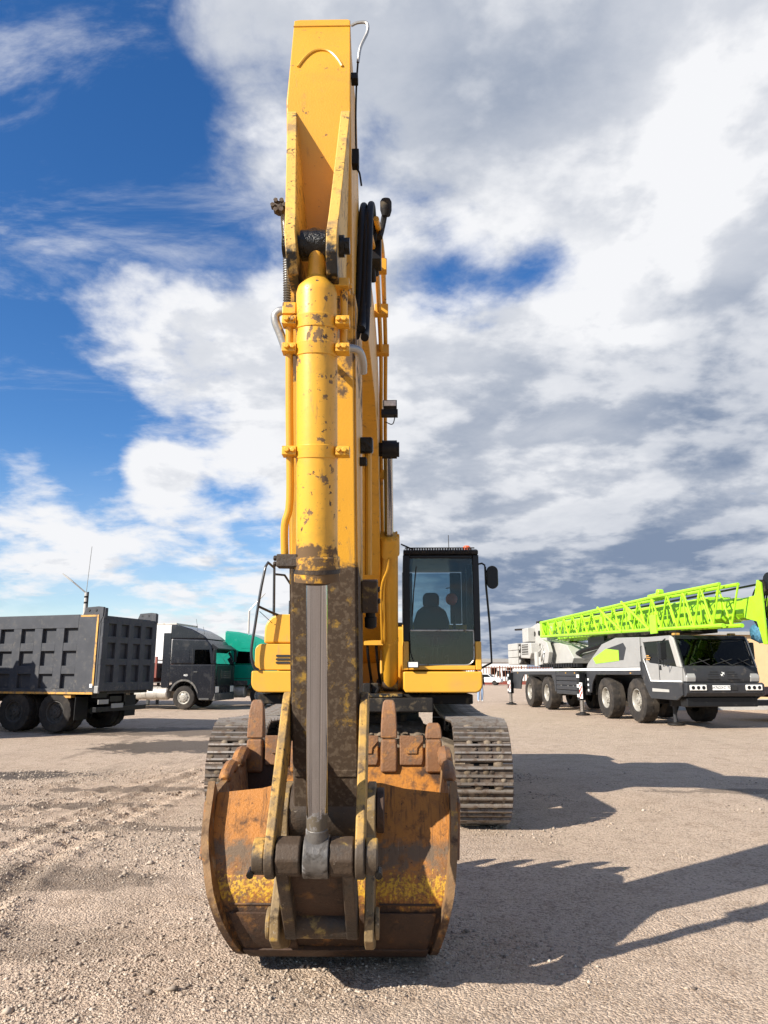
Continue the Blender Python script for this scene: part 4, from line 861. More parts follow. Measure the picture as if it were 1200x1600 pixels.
# ------------------------------------------------------------------ wheels
def make_wheel(rad, wid, rimr, bolts=10, lugs=44, deep=True, rmat='rim_grey'):
    """wheel turning about local Y, outer face towards -Y; returns (tyre, rim) prototypes"""
    m = MB(); n = lugs * 2; w = wid / 2
    rows = [(-w * .80, rimr, 0), (-w * .98, rimr * 1.12, 0), (-w, rad * .84, 0), (-w * .94, rad * .93, 0), (-w * .86, rad * .985, 1), (-w * .45, rad, -1), (-.02 * w, rad, 1), (.02 * w, rad, -1), (w * .45, rad, 1), (w * .86, rad * .985, -1), (w * .94, rad * .93, 0), (w, rad * .84, 0), (w * .98, rimr * 1.12, 0), (w * .80, rimr, 0)]
    vs = []
    for (y, r, g) in rows:
        for k in range(n):
            a = 2 * math.pi * k / n; rr = r - (.022 * rad if g and ((k // 2) % 2 == (0 if g > 0 else 1)) else 0); vs.append((rr * math.sin(a), y, rr * math.cos(a)))
    fs = [(i * n + k, i * n + (k + 1) % n, (i + 1) * n + (k + 1) % n, (i + 1) * n + k) for i in range(len(rows) - 1) for k in range(n)]
    m.add(vs, fs); ty = m.build('wheel', 'tyre', ang=28)
    m = MB()
    if deep: pr = [(-w * .82, rimr * 1.02), (-w * .86, rimr * .97), (-w * .80, rimr * .92), (-w * .35, rimr * .86), (-w * .30, rimr * .55), (-w * .55, rimr * .50), (-w * .60, rimr * .30), (-w * .75, rimr * .26), (-w * .78, .02)]
    else: pr = [(-w * .82, rimr * 1.02), (-w * .88, rimr * .96), (-w * .80, rimr * .88), (-w * .70, rimr * .80), (-w * .95, rimr * .60), (-w * 1.02, rimr * .55), (-w * 1.0, rimr * .32), (-w * 1.18, rimr * .28), (-w * 1.20, .02)]
    m.lathe((0, 0, 0), (0, 1, 0), pr, 36, cap=False)
    for k in range(bolts):
        a = 2 * math.pi * k / bolts; y0 = -w * (.55 if deep else 1.0); rr = rimr * (.43 if deep else .45); m.lathe((rr * math.sin(a), y0, rr * math.cos(a)), (0, -1, 0), [(0, rimr * .05), (w * .12, rimr * .045)], 6)
    rm = m.build('rim', rmat, ang=40)
    m = MB()
    for k in range(8):
        a = 2 * math.pi * (k + .5) / 8; rr = rimr * .70; y0 = -w * (.345 if deep else .825); m.lathe((rr * math.sin(a), y0 + .002, rr * math.cos(a)), (0, -1, 0), [(0, rimr * .09), (.012, rimr * .09)], 10)
    hl = m.build('hand_hole', 'plate_text')
    return ty, rm, hl
def put_wheel(proto, parent, x, y, z, out=-1):
    t = inst(proto[0], 'wheel', parent, loc=(x, y, z), rot=(0, random.uniform(0, 6), 0 if out < 0 else math.pi))
    inst(proto[1], 'rim', t, loc=(0, 0, 0), rot=(0, 0, 0))
    if len(proto) > 2: inst(proto[2], 'hand_holes', t, loc=(0, 0, 0), rot=(0, 0, 0))['kind'] = 'stuff'
    return t
def drop(proto):
    for o in proto: bpy.data.objects.remove(o)
def text_mesh(txt, size, mat, parent, mw, name='lettering', extr=.001):
    cu = bpy.data.curves.new('lettering', 'FONT'); cu.body = txt; cu.size = size; cu.extrude = extr; cu.align_x = 'CENTER'; cu.align_y = 'CENTER'
    tmp = bpy.data.objects.new('tmp', cu); me = bpy.data.meshes.new_from_object(tmp); bpy.data.objects.remove(tmp)
    o = bpy.data.objects.new(name, me); C.objects.link(o); me.materials.clear(); me.materials.append(MATS[mat]); o.parent = parent; o.matrix_local = mw; return o
def face_y(x, y, z, out=-1):
    """text plane upright, read from the -Y (out=-1) or +Y side"""
    return Matrix.Translation((x, y, z)) @ Matrix.Rotation(0 if out < 0 else math.pi, 4, 'Z') @ Matrix.Rotation(math.pi / 2, 4, 'X')
def face_x(x, y, z): return Matrix.Translation((x, y, z)) @ Matrix.Rotation(math.pi / 2, 4, 'Z') @ Matrix.Rotation(math.pi / 2, 4, 'X')
def stripes(parent, o, u, v, w, h, n=4, off=None, mat='red_mark', name='warning_stripe'):
    """slanted red bars on a board: o corner, u across, v up (unit vectors)"""
    o, u, v = Vector(o), Vector(u), Vector(v); nn = u.cross(v)
    off = nn * .004 if off is None else Vector(off)
    for k in range(n):
        a = h * (k + .0) / n; b = a + h / n * .5; q = [(0, a), (0, b), (w, min(h, b + w * .8)), (w, min(h, a + w * .8))]
        m = MB(); P = [o + off + u * s + v * t for s, t in q]; Q = [p - off * .5 for p in P]; m.hexa([tuple(p) for p in Q], [tuple(p) for p in P]); m.build(name, mat, parent)

# ------------------------------------------------------------------ dump truck (forward = local +X, its left side = +Y towards the camera)
def dump_truck(loc, rz, label):
    T = empty('dump_truck', loc, rz); tag(T, label, 'truck')
    L, H0, H1, W = 6.2, 1.02, 3.17, 1.25
    m = MB(); m.box((.05, -W + .10, H0), (L, W - .10, H1 - .02)); body = m.build('tipper_body', 'dump_grey', T)
    for s in (1, -1):
        y0, y1 = (W - .10, W) if s > 0 else (-W, -W + .10)
        m = MB(); m.box((.0, y0, H0 + .06), (.66, y1, H1 - .015)); m.build('corner_panel', 'dump_grey', body, bev=.008)
        m = MB(); m.box((.661, y0, 2.80), (L, y1 - .002 * s, H1)); m.build('top_rail', 'dump_grey', body, bev=.012)
        m = MB(); m.box((.661, y0, H0), (L, y1 - .002 * s, 1.17)); m.build('bottom_rail', 'dump_grey', body, bev=.008)
        for k in range(7):
            x = .66 + .46 + k * .74
            m = MB(); m.box((x, y0 - .003, 1.171), (x + .28, y1, 2.799)); m.build('side_rib', 'dump_grey', body, bev=.012)
            for z0, z1 in ((2.18, 2.40), (1.56, 1.78)): m = MB(); m.box((x - .459, y0 + .002 * s, z0), (x - .001, y1 - .006 * s, z1)); m.build('side_rail', 'dump_grey', body, bev=.010)
        m = MB(); m.box((.005, y1 - .001, 1.25), (.06, y1 + .005 * s, 3.15)); m.box((.005, y1 - .001, 3.10), (.60, y1 + .0045 * s, 3.15)); m.build('trim_stripe', 'dump_trim', body)
        m = MB(); m.box((.02, y1 - .001, H0 + .005), (L, y1 + .005 * s, H0 + .06)); m.build('trim_stripe', 'dump_trim', body)
        m = MB(); m.prism([(.02, 3.15), (.55, 3.15), (.45, 3.36), (.05, 3.38), (-.12, 3.36), (-.12, 3.10), (-.02, 2.9), (.02, 2.9)], y0 + .01, y1 - .01, lambda a, b, y: (a, y, b)); hb = m.build('gate_hinge', 'dump_grey', body, bev=.01)
        for xx in (.12, .35): m = MB(); m.cyl((xx, y1 - .02, 3.28), (xx, y1 + .01 * s, 3.28), .035, 10); m.build('hinge_bolt', 'plate_text', hb)
        m = MB(); m.box((.03, y1 - .001, 1.20), (.12, y1 + .02 * s, 1.30)); m.build('marker_lamp', 'white_mark', body, bev=.005)
        m = MB(); m.box((-.14, y0 + .01, 1.05), (-.0, y1 - .01, 1.25)); m.build('latch', 'crane_grey', body, bev=.02)
    # tailgate
    tl = MB(); tl.box((-.06, -W + .02, 1.10), (-.005, W - .02, 3.10)); tg = tl.build('tailgate', 'dump_grey', T)
    for k in range(5):
        y = -W + .03 + k * .555; m = MB(); m.box((-.15, y, 1.101), (-.061, y + .22, 3.099)); m.build('gate_rib', 'dump_grey', tg, bev=.012)
    for z0, z1 in ((1.10, 1.34), (1.80, 1.98), (2.40, 2.58), (2.92, 3.12)): m = MB(); m.box((-.144, -W + .032, z0), (-.062, W - .025, z1)); m.build('gate_rail', 'dump_grey', tg, bev=.012)
    m = MB(); m.box((-.165, -W + .02, 3.05), (.0, -W + .14, 3.34)); m.build('gate_lug', 'dump_grey', tg, bev=.015)
    m = MB(); m.box((-.165, W - .16, 3.05), (-.121, W - .04, 3.34)); m.build('gate_lug', 'dump_grey', tg, bev=.015)
    # chassis, axles, wheels
    for y in (-.42, .34): m = MB(); m.box((.2, y, .78), (8.4, y + .08, 1.01)); m.build('chassis_rail', 'black_paint', T)
    for x in (1.25, 2.65): m = MB(); m.cyl((x, -.95, .54), (x, .95, .54), .10, 14); m.lathe((x, 0, .54), (1, 0, 0), [(-.25, .10), (-.15, .22), (.15, .22), (.25, .10)], 16); m.build('axle', 'black_paint', T)
    pr = make_wheel(.54, .30, .29, 10, 40, rmat='rim_dark')
    for x in (1.25, 2.65, 7.6):
        for s in (-1, 1):
            put_wheel(pr, T, x, s * 1.06, .54, s)
            if x < 5: put_wheel(pr, T, x, s * .73, .54, s)
    drop(pr)
    m = MB(); m.box((-.02, -1.1, .55), (.10, 1.1, .68)); bar = m.build('rear_bumper', 'black_paint', T, bev=.01)
    for y, z, w in ((.85, .82, .42), (.25, .70, .50)):
        m = MB(); m.box((-.045, y - w / 2, z - .06), (-.025, y + w / 2, z + .06)); m.build('number_plate', 'crane_grey', bar)
        m = MB(); m.box((.02, y - w / 2, z + .10), (.2, y + w / 2, z + .26)); m.build('lamp_box', 'black_paint', bar, bev=.01)
    m = MB(); m.box((.75, 1.02, .92), (1.0, 1.2, 1.0)); m.build('side_marker', 'dump_trim', T, bev=.01)
    for y in (-1.05, 1.05): m = MB(); m.box((.5, y - .25, .35), (.52, y + .25, .95)); m.build('mud_flap', 'black_rubber', T)
    # driver's cab far forward
    m = MB(); m.prism([(6.5, .75), (8.9, .75), (8.9, 1.9), (8.65, 2.95), (6.7, 3.0), (6.5, 2.8)], -1.2, 1.2, lambda a, b, y: (a, y, b)); cabn = m.build('driver_cab', 'crane_light', T, bev=.05)
    m = MB(); m.box((7.4, 1.19, 1.95), (8.4, 1.206, 2.7)); m.build('side_window', 'dark_glass', cabn)
    return T
H_D = math.atan2(.31, -.95)
def place(ax, ay, lx, ly, rz):
    """world location so that local point (lx, ly) falls on (ax, ay)"""
    return (ax - lx * math.cos(rz) + ly * math.sin(rz), ay - lx * math.sin(rz) - ly * math.cos(rz), 0)
dump_truck(place(-7.80, 20.3, 0, 1.25, H_D), H_D, 'dark grey ribbed dump truck with orange edge trim, seen from its tailgate')
dump_truck(place(-11.86, 19.6, 0, -1.25, H_D), H_D, 'dark grey dump truck standing just outside the frame, shading the other one')

# ------------------------------------------------------------------ road tractors
def road_tractor(loc, rz, label, paint, roofkind, name='tractor_unit'):
    """forward = +X, camera-side is -Y (its right side)"""
    T = empty(name, loc, rz); tag(T, label, 'truck')
    W = 1.22
    # cab: lower body, upper body, roof fairing; x=0 is the front axle
    low = [(-.62, .95), (-.55, 1.28), (-.28, 1.30)] + [(.58 * math.cos(R(a)), .52 + .60 * math.sin(R(a)) + .18) for a in (150, 120, 90, 60, 30)] + [(.62, .62), (.66, .42), (1.36, .42), (1.42, .9), (1.42, 1.85), (-.72, 1.85), (-.72, .95)]
    low = [(-.72, 1.22), (-.60, 1.22)] + [(.60 * math.cos(R(a)), .55 + .66 * math.sin(R(a))) for a in (155, 135, 112, 90, 68, 45, 20)] + [(.66, .50), (.72, .40), (1.34, .40), (1.43, .62), (1.43, 1.95), (-.72, 1.95)]
    if roofkind == 1: low[0] = (-1.9, 1.0); low[1] = (-.62, 1.0); low[-1] = (-1.9, 1.95)
    m = MB(); m.prism(low, -W, W, lambda a, b, y: (a, y, b)); cabn = m.build('cab', paint, T, bev=.035, seg=3)
    up = [(-.72, 1.955), (1.42, 1.955), (1.18, 2.78), (.95, 3.05), (-.70, 3.10)]
    if roofkind == 1: up = [(-1.9, 1.955), (1.45, 1.955), (1.25, 2.45), (.75, 2.85), (-.3, 3.32), (-1.2, 3.55), (-1.9, 3.62)]
    m = MB(); m.prism(up, -W + .015, W - .015, lambda a, b, y: (a, y, b)); m.build('cab_upper', paint, cabn, bev=.07, seg=3)
    if roofkind == 0:
        m = MB(); m.prism([(-.80, 3.08), (.98, 3.06), (.75, 3.24), (.2, 3.52), (-.35, 3.68), (-.80, 3.74)], -W + .06, W - .06, lambda a, b, y: (a, y, b)); m.build('roof_spoiler', paint, cabn, bev=.06, seg=3)
        m = MB(); m.prism([(1.14, 2.66), (1.48, 2.60), (1.50, 2.66), (1.20, 2.86)], -W + .08, W - .08, lambda a, b, y: (a, y, b)); m.build('sun_visor', 'cab_black', cabn, bev=.01)
        for s in (-1, 1): m = MB(); m.box((-1.12, s * 1.14 - .03, .95), (-.73, s * 1.14 + .03, 3.35)); m.build('side_fairing', paint, cabn, bev=.02)
    else:
        for s in (-1, 1): m = MB(); m.box((-2.3, s * 1.14 - .03, .95), (-1.92, s * 1.14 + .03, 3.1)); m.build('side_fairing', paint, cabn, bev=.02)
    if roofkind == 1:
        for s in (-1, 1):
            y = s * (W - .012); m = MB(); m.prism([(-1.30, 2.02), (-.45, 2.02), (-.45, 2.58), (-1.15, 2.62)], y, y + s * .01, lambda a, b, yy: (a, yy, b)); m.build('rear_window', 'dark_glass', cabn)
            m = MB(); m.box((-.36, s * W, .98), (-.345, s * W + s * .005, 2.7)); m.box((-1.42, s * W, 1.05), (-1.405, s * W + s * .005, 1.94)); m.box((-1.88, s * W, 1.30), (-.40, s * W + s * .006, 1.33)); m.build('panel_gap', 'plate_text', cabn)
            m = MB(); m.box((-1.86, s * W, 1.01), (-.64, s * W + s * .012, 1.22)); m.build('side_skirt', 'truck_plastic', cabn, bev=.01)
            m = MB(); m.box((-1.0, s * (W - .02), 2.75), (-.3, s * (W - .005), 3.05)); m.build('roof_locker', 'truck_green', cabn, bev=.03)
    # glazing
    fx = lambda z: 1.42 - (z - 1.955) * .29
    m = MB(); m.hexa([(fx(1.98) + .006, -W + .13, 1.98), (fx(1.98) + .006, W - .13, 1.98), (fx(2.62) + .006, W - .16, 2.62), (fx(2.62) + .006, -W + .16, 2.62)], [(fx(1.98) + .012, -W + .13, 1.98), (fx(1.98) + .012, W - .13, 1.98), (fx(2.62) + .012, W - .16, 2.62), (fx(2.62) + .012, -W + .16, 2.62)]); m.build('windscreen', 'mirror_glass' if roofkind == 0 else 'dark_glass', cabn)
    for s in (-1, 1):
        y = s * (W - .012); m = MB(); m.prism([(.42, 1.96), (1.20, 1.96), (1.10, 2.60), (.42, 2.60)], y, y + s * .006, lambda a, b, yy: (a, yy, b)); m.build('side_window', 'dark_glass', cabn)
        m = MB(); m.box((-.50, y, 2.02), (.18, y + s * .012, 2.62)); m.build('locker_panel', paint, cabn, bev=.01)
        m = MB(); m.box((.33, s * W, .98), (.342, s * W + s * .004, 2.65)); m.box((1.24, s * W, .65), (1.25, s * W + s * .004, 1.94)); m.build('door_gap', 'plate_text', cabn)
        m = MB(); m.box((.42, s * W, 1.60), (.60, s * W + s * .02, 1.65)); m.build('door_handle', 'truck_plastic', cabn, bev=.008)
        m = MB(); m.box((1.36, s * 1.30 - .11, 2.10), (1.46, s * 1.30 + .09, 2.62)); mi = m.build('mirror', 'cab_black', cabn, bev=.03)
        m = MB(); m.tube([(1.25, s * 1.16, 2.66), (1.40, s * 1.28, 2.62)], .02, 6); m.tube([(1.3, s * 1.18, 2.05), (1.40, s * 1.28, 2.12)], .02, 6); m.build('mirror_arm', 'cab_black', mi)
        m = MB(); m.box((.74, s * 1.16 - .09, .42), (1.20, s * 1.16 + .02, .50)); m.build('step', 'truck_plastic', cabn, bev=.01)
        # arch lining
        P = [(.62 * math.cos(R(a)), .55 + .68 * math.sin(R(a))) for a in range(160, 10, -15)]; Q = [(.70 * math.cos(R(a)), .55 + .76 * math.sin(R(a))) for a in range(10, 161, 15)]
        m = MB(); m.prism(P + Q, s * W, s * (W + .03), lambda a, b, y: (a, y, b)); m.build('wheel_arch', 'truck_plastic', cabn)
        m = MB(); m.box((1.40, s * .92 - .2, .72), (1.452, s * .92 + .2, 1.0)); m.build('headlamp', 'lamp_glass', cabn, bev=.03)
        if roofkind == 0: text_mesh('460', .13, 'white_mark', cabn, face_y(.05, s * W + s * .004, 1.48, s)); 
    m = MB(); m.box((1.405, -.95, 1.02), (1.448, .95, 1.92)); m.build('grille_panel', 'cab_black' if roofkind == 0 else paint, cabn, bev=.02)
    m = MB()
    for k in range(4): m.box((1.449, -.55, 1.35 + k * .09), (1.46, .55, 1.39 + k * .09))
    m.box((1.449, -.60, 1.30), (1.458, -.56, 1.74)); m.box((1.449, .56, 1.30), (1.458, .60, 1.74)); m.build('grille', 'truck_plastic', cabn)
    m = MB(); m.box((1.449, -.26, .55), (1.458, .26, .66)); m.build('number_plate', 'white_mark', cabn)
    m = MB(); m.box((1.30, -1.20, .38), (1.47, 1.20, .70)); m.build('bumper', 'truck_plastic' if roofkind == 0 else paint, cabn, bev=.03)
    # chassis
    for y in (-.43, .35): m = MB(); m.box((-5.0, y, .78), (.9, y + .08, 1.02)); m.build('chassis_rail', 'black_paint', T)
    for s in (-1, 1):
        m = MB(); m.prism(rrect(-2.55, -1.15, .42, .95, .16) if False else [(-1.15, 0), (-2.75, 0)], 0, 0, lambda a, b, y: (a, y, b)) if False else None
        m = MB(); m.lathe((-.78, s * .95, .70), (-1, 0, 0), [(0, .05), (.01, .25), (.06, .29), (.50, .29), (.505, .30), (.55, .30), (.555, .29), (1.0, .29), (1.005, .30), (1.05, .30), (1.055, .29), (1.50, .29), (1.56, .25), (1.57, .05)], 26); m.build('fuel_tank', 'tank_alu', T)
        m = MB(); m.prism([(-4.45 + .0, .62), (-4.38, 1.05), (-4.0, 1.22), (-3.55, 1.22), (-3.15, 1.05), (-3.06, .62), (-3.16, .62), (-3.25, .98), (-3.6, 1.12), (-3.95, 1.12), (-4.28, .98), (-4.35, .62)], s * .78, s * 1.22, lambda a, b, y: (a, y, b)); m.build('rear_mudguard', 'tank_alu', T)
    pr = make_wheel(.51, .30, .28, 10, 36, deep=False); pr2 = make_wheel(.51, .28, .28, 10, 36)
    for s in (-1, 1): put_wheel(pr, T, 0, s * 1.05, .51, s); put_wheel(pr2, T, -3.75, s * 1.06, .51, s); put_wheel(pr2, T, -3.75, s * .74, .51, s)
    drop(pr); drop(pr2)
    for dx in (.0, .35): m = MB(); m.tube([(.3 + dx, -.6, 3.3 - dx * .5), (.15 + dx, -.6, 4.0 - dx)], .008, 5); m.build('antenna', 'plate_text', cabn)
    return T
A1 = R(-9)
road_tractor(place(-8.85, 33.7, 0, -1.05, A1), A1, 'black road tractor with roof spoiler parked behind the dump truck', 'truck_black', 0)
A2 = R(-10)
road_tractor(place(-5.95, 36.6, 0, -1.05, A2), A2, 'bright teal green road tractor beside the black one', 'truck_green', 1)

# red flatbed frame hitched behind the black tractor, white box trailer beyond
FT = empty('flatbed_trailer', place(-8.85, 33.7, 0, -1.05, A1), A1); tag(FT, 'red steel flatbed trailer front hitched behind the black tractor', 'trailer')
m = MB(); m.box((-9.0, -1.2, 1.18), (-1.45, 1.2, 1.36)); m.build('bed', 'red_oxide', FT, bev=.02)
m = MB(); m.box((-1.62, -1.15, 1.361), (-1.50, 1.15, 2.02)); m.build('headboard', 'crane_grey', FT, bev=.015)
for y in (-1.15, -.2, .55, 1.08):
    m = MB(); m.box((-1.47, y, 1.361), (-1.37, y + .09, 2.30)); m.build('stake', 'red_oxide', FT, bev=.01)
m = MB(); m.box((-1.44, -1.1, 2.12), (-1.40, 1.1, 2.17)); m.build('stake_rail', 'red_oxide', FT)
m = MB(); m.tube(spline([(-1.2, -.6, 1.2), (-1.15, -.7, 1.6), (-1.35, -.65, 1.75), (-1.25, -.5, 1.4)]), .07, 8); m.build('air_hoses', 'black_rubber', FT)
for x in (-2.6, -4.2, -5.8): m = MB(); m.box((x, -1.22, 1.361), (x + .08, -1.14, 2.05)); m.build('stake', 'red_oxide', FT, bev=.01)

WT = empty('box_trailer', (-12.0, 38.6, 0), R(-10)); tag(WT, 'plain white box trailer standing beyond the black tractor', 'trailer')
m = MB(); m.box((-8.0, -1.25, 1.25), (1.9, 1.25, 3.98)); m.build('box', 'white_paint', WT, bev=.03)
m = MB(); m.box((-8.0, -1.27, 1.10), (1.9, 1.27, 1.249)); m.build('floor_frame', 'truck_plastic', WT, bev=.01)
m = MB(); m.box((-8.02, -1.27, 3.93), (1.92, 1.27, 4.01)); m.build('top_rail', 'tank_alu', WT, bev=.01)
pr = make_wheel(.51, .36, .28)
for x in (-6.5, -5.2, -3.9):
    for s in (-1, 1): put_wheel(pr, WT, x, s * 1.02, .51, s)
drop(pr)
for s in (-.5, .5): m = MB(); m.box((.2, s - .06, 0.0), (.32, s + .06, 1.1)); m.build('landing_leg', 'truck_plastic', WT)

# ------------------------------------------------------------------ lamp posts
def lamp_post(x, y, h, r, arm, whip, label):
    P = empty('street_lamp', (x, y, 0)); tag(P, label, 'street lamp', 'street lamps')
    m = MB(); m.tube([(0, 0, -.1), (0, 0, h)], [r * 1.3, r], 14); m.build('pole', 'concrete', P)
    if whip:
        for z in (h - .35, h - .75): m = MB(); m.lathe((0, 0, z), (0, 0, 1), [(0, r * 1.12), (.12, r * 1.12)], 14); m.build('pole_band', 'dark_frame', P)
        m = MB(); m.cyl((r * .9, 0, h - 1.4), (r * .9, 0, h + .05), .07, 8); m.build('bracket_pipe', 'dark_frame', P)
        m = MB(); m.tube([(-.02, 0, h), (.1, 0, h + 3.2)], .022, 6); m.build('aerial', 'steel_grey', P)
    m = MB(); m.tube([(0, 0, h - .05), (arm[0], 0, h + arm[1])], .05, 8); m.build('arm', 'steel_grey', P)
    d = Vector((arm[0], 0, arm[1])).normalized(); p = Vector((arm[0], 0, h + arm[1]))
    m = MB(); m.tube([p - d * .05, p + d * .1, p + d * .5, p + d * .95], [.04, .055, .06, .03], 10); m.build('lamp_head', 'concrete', P)
lamp_post(-20.4, 50.5, 6.95, .115, (-1.0, .75), True, 'concrete lamp post with white head and whip aerial above the dump truck')
lamp_post(-14.2, 78, 8.0, .10, (1.0, 1.1), False, 'thin distant lamp post above the teal green truck')
# ------------------------------------------------------------------ mobile crane (forward = +X, camera side = -Y)
CR_A = math.atan2(-.993, .117)
CR = empty('mobile_crane', place(8.3, 25.0, 0, -1.25, CR_A), CR_A)
tag(CR, 'grey mobile crane with lime green boom and lattice jib on a four axle carrier', 'crane')
AXL = (0, -2.5, -8.95, -11.4); TR = .71
# carrier frame and deck
m = MB(); m.box((-13.6, -.55, .75), (2.6, .55, 1.5)); m.build('carrier_frame', 'black_paint', CR, bev=.02)
m = MB(); m.box((-14.0, -1.24, 1.66), (.45, 1.24, 1.74)); deck = m.build('deck', 'crane_light', CR, bev=.01)
for s in (-1, 1):
    m = MB(); m.box((-14.0, s * 1.25 - .012, 1.665), (.48, s * 1.25 + .012, 1.755)); m.build('deck_edge', 'white_mark', deck)
    # side skirts with wheel openings
    def skirt(poly, nm='side_panel'): m = MB(); m.prism(poly, s * 1.20, s * 1.255, lambda a, b, y: (a, y, b)); return m.build(nm, 'crane_dark', CR, bev=.015)
    skirt([(-14.0, .80), (-12.75, .80), (-12.55, 1.25), (-12.2, 1.50), (-8.15, 1.50), (-7.85, 1.2), (-7.75, .8), (-7.6, .8), (-7.6, 1.655), (-14.0, 1.655)])
    skirt([(-4.1, .85), (-3.75, .85), (-3.55, 1.25), (-3.2, 1.52), (.45, 1.52), (.45, 1.655), (-4.1, 1.655)])
    skirt([(.45, 1.60), (.95, .92), (1.1, .80), (2.7, .80), (3.05, .95), (3.05, 1.30), (1.05, 1.30), (.62, 1.95), (.45, 1.95)], 'cab_sill')
    for k in range(5):
        z = .72 + k * .185; m = MB(); m.box((-7.55, s * 1.18, z), (-5.2, s * 1.25, z + .165)); m.build('locker_panel', 'crane_dark', CR, bev=.015)
    m = MB(); m.box((-5.15, s * .9, .75), (-4.15, s * 1.12, 1.64)); m.build('outrigger_box', 'black_paint', CR)
    for k in range(6): m = MB(); m.tube(spline([(-5.05 + k * .12, s * 1.16, 1.55), (-5.0 + k * .13, s * 1.2, 1.25), (-5.1 + k * .15, s * 1.17, .95)]), .022, 6); m.build('hose', 'black_rubber' if k % 2 else 'steel_grey', CR)
def outrigger(x, y, s):
    m = MB(); m.box((x - .14, y - .12, .55), (x + .14, y + .12, 1.60)); p = m.build('outrigger_leg', 'black_paint', CR, bev=.01)
    for z in (.66, 1.03, 1.40): m = MB(); m.box((x - .135, y + s * .121, z), (x + .13, y + s * .126, z + .12)); m.build('reflector', 'white_mark', p)
    m = MB(); m.box((x + .15, y + s * .13 - .01, .62), (x + .17 + .25, y + s * .13 + .01, 1.22)); bd = m.build('warning_board', 'white_mark', p)
    stripes(bd, (x + .15, y + s * .141, .62), (1, 0, 0), (0, 0, 1), .27, .6, 3, off=(0, s * .004, 0))
    m = MB(); m.cyl((x, y, .05), (x, y, .6), .085, 16); m.build('jack', 'chrome_clean', p)
    m = MB(); m.lathe((x, y, 0), (0, 0, 1), [(0, .27), (.05, .26), (.08, .12), (.12, .10)], 18); m.build('jack_foot', 'dark_frame', p)
pm('chrome_clean', (.65, .65, .66), .15, 1.0, var=.05)
for s in (-1, 1): outrigger(-4.5, s * 1.34, s); outrigger(-14.2, s * 1.34, s)
pr = make_wheel(TR, .50, .36, 12, 30)
for x in AXL:
    for s in (-1, 1): put_wheel(pr, CR, x, s * 1.0, TR, s)
drop(pr)
for x in AXL: m = MB(); m.cyl((x, -.8, TR), (x, .8, TR), .12, 12); m.build('axle', 'black_paint', CR)
# front beam with jack
m = MB(); m.box((1.0, -.62, .56), (1.16, 3.4, .74)); fb = m.build('front_beam', 'crane_dark', CR, bev=.01)
m = MB(); m.cyl((1.08, -.5, .06), (1.08, -.5, .56), .06, 12); m.build('jack', 'crane_dark', fb)
m = MB(); m.lathe((1.08, -.5, 0), (0, 0, 1), [(0, .26), (.04, .25), (.07, .10)], 16); m.build('jack_foot', 'dark_frame', fb)
# driver's cab
W = 1.19
side = [(.52, 1.31), (2.98, 1.31), (3.02, 1.72), (2.62, 2.62), (2.45, 2.70), (.52, 2.72)]
def cside(poly, y0, y1, nm, mat, par, bev=.01): m = MB(); m.prism(poly, y0, y1, lambda a, b, y: (a, y, b)); return m.build(nm, mat, par, bev=bev)
m = MB(); m.box((.50, -W + .03, 1.20), (.60, W - .03, 2.69)); m.box((.60, -W + .06, 1.20), (2.9, W - .06, 1.34)); cabn = m.build('driver_cab', 'crane_grey', CR, bev=.02)
for s in (-1, 1):
    y0, y1 = s * (W - .05), s * W
    cside([(.61, 1.31), (2.97, 1.31), (3.0, 1.74), (1.0, 1.90), (.78, 2.05)] , y0, y1, 'door_panel', 'crane_grey', cabn, .015)
    cside([(.52, 1.98), (.78, 2.06), (.62, 2.56), (2.45, 2.56), (2.45, 2.70), (.52, 2.72)], y0, y1, 'roof_side', 'crane_grey', cabn, .012)
    cside([(2.99, 1.75), (2.62, 2.62), (2.46, 2.69), (2.36, 2.60), (2.72, 1.77)], y0 - s * .002, y1 + s * .004, 'windscreen_post', 'crane_light', cabn, .012)
    cside([(.80, 2.05), (1.0, 1.905), (2.70, 1.775), (2.36, 2.555), (.65, 2.555)], s * (W - .03), s * (W - .024), 'side_window', 'dark_glass', cabn, 0)
    cside([(1.62, 1.36), (1.65, 1.36), (1.65, 2.55), (1.62, 2.55)], s * W, s * (W + .006), 'door_gap', 'plate_text', cabn, 0)
    cside([(1.68, 1.68), (1.80, 1.68), (1.78, 1.82), (1.70, 1.82)], s * W, s * (W + .02), 'door_handle', 'black_paint', cabn, .004)
    cside([(1.02, 1.325), (2.95, 1.325), (2.95, 1.365), (1.04, 1.365), (.66, 2.02), (.62, 2.02)], s * W, s * (W + .008), 'trim_line', 'white_mark', cabn, 0)
    m = MB(); m.box((2.30, s * 1.42 - .10, 1.98), (2.44, s * 1.42 + .10, 2.50)); mi = m.build('mirror', 'black_paint', cabn, bev=.03)
    m = MB(); m.tube([(2.3, s * 1.26, 2.6), (2.37, s * 1.40, 2.52)], .02, 6); m.tube([(2.5, s * 1.26, 1.85), (2.42, s * 1.44, 1.78), (2.40, s * 1.44, 1.98)], .018, 6); m.build('mirror_arm', 'black_paint', mi)
    m = MB(); m.box((.86, s * W, 1.97), (1.06, s * (W + .006), 2.20)); m.build('notice', 'dump_trim', cabn) if False else None
    m = MB(); m.prism([(1.25, 1.02), (2.3, 1.02), (2.3, 1.10), (1.25, 1.12)], s * 1.256, s * 1.275, lambda a, b, y: (a, y, b)); m.build('step', 'crane_light', CR)
m = MB(); m.box((.53, -W + .052, 2.62), (2.46, W - .052, 2.70)); m.build('roof_panel', 'crane_dark', cabn, bev=.02)
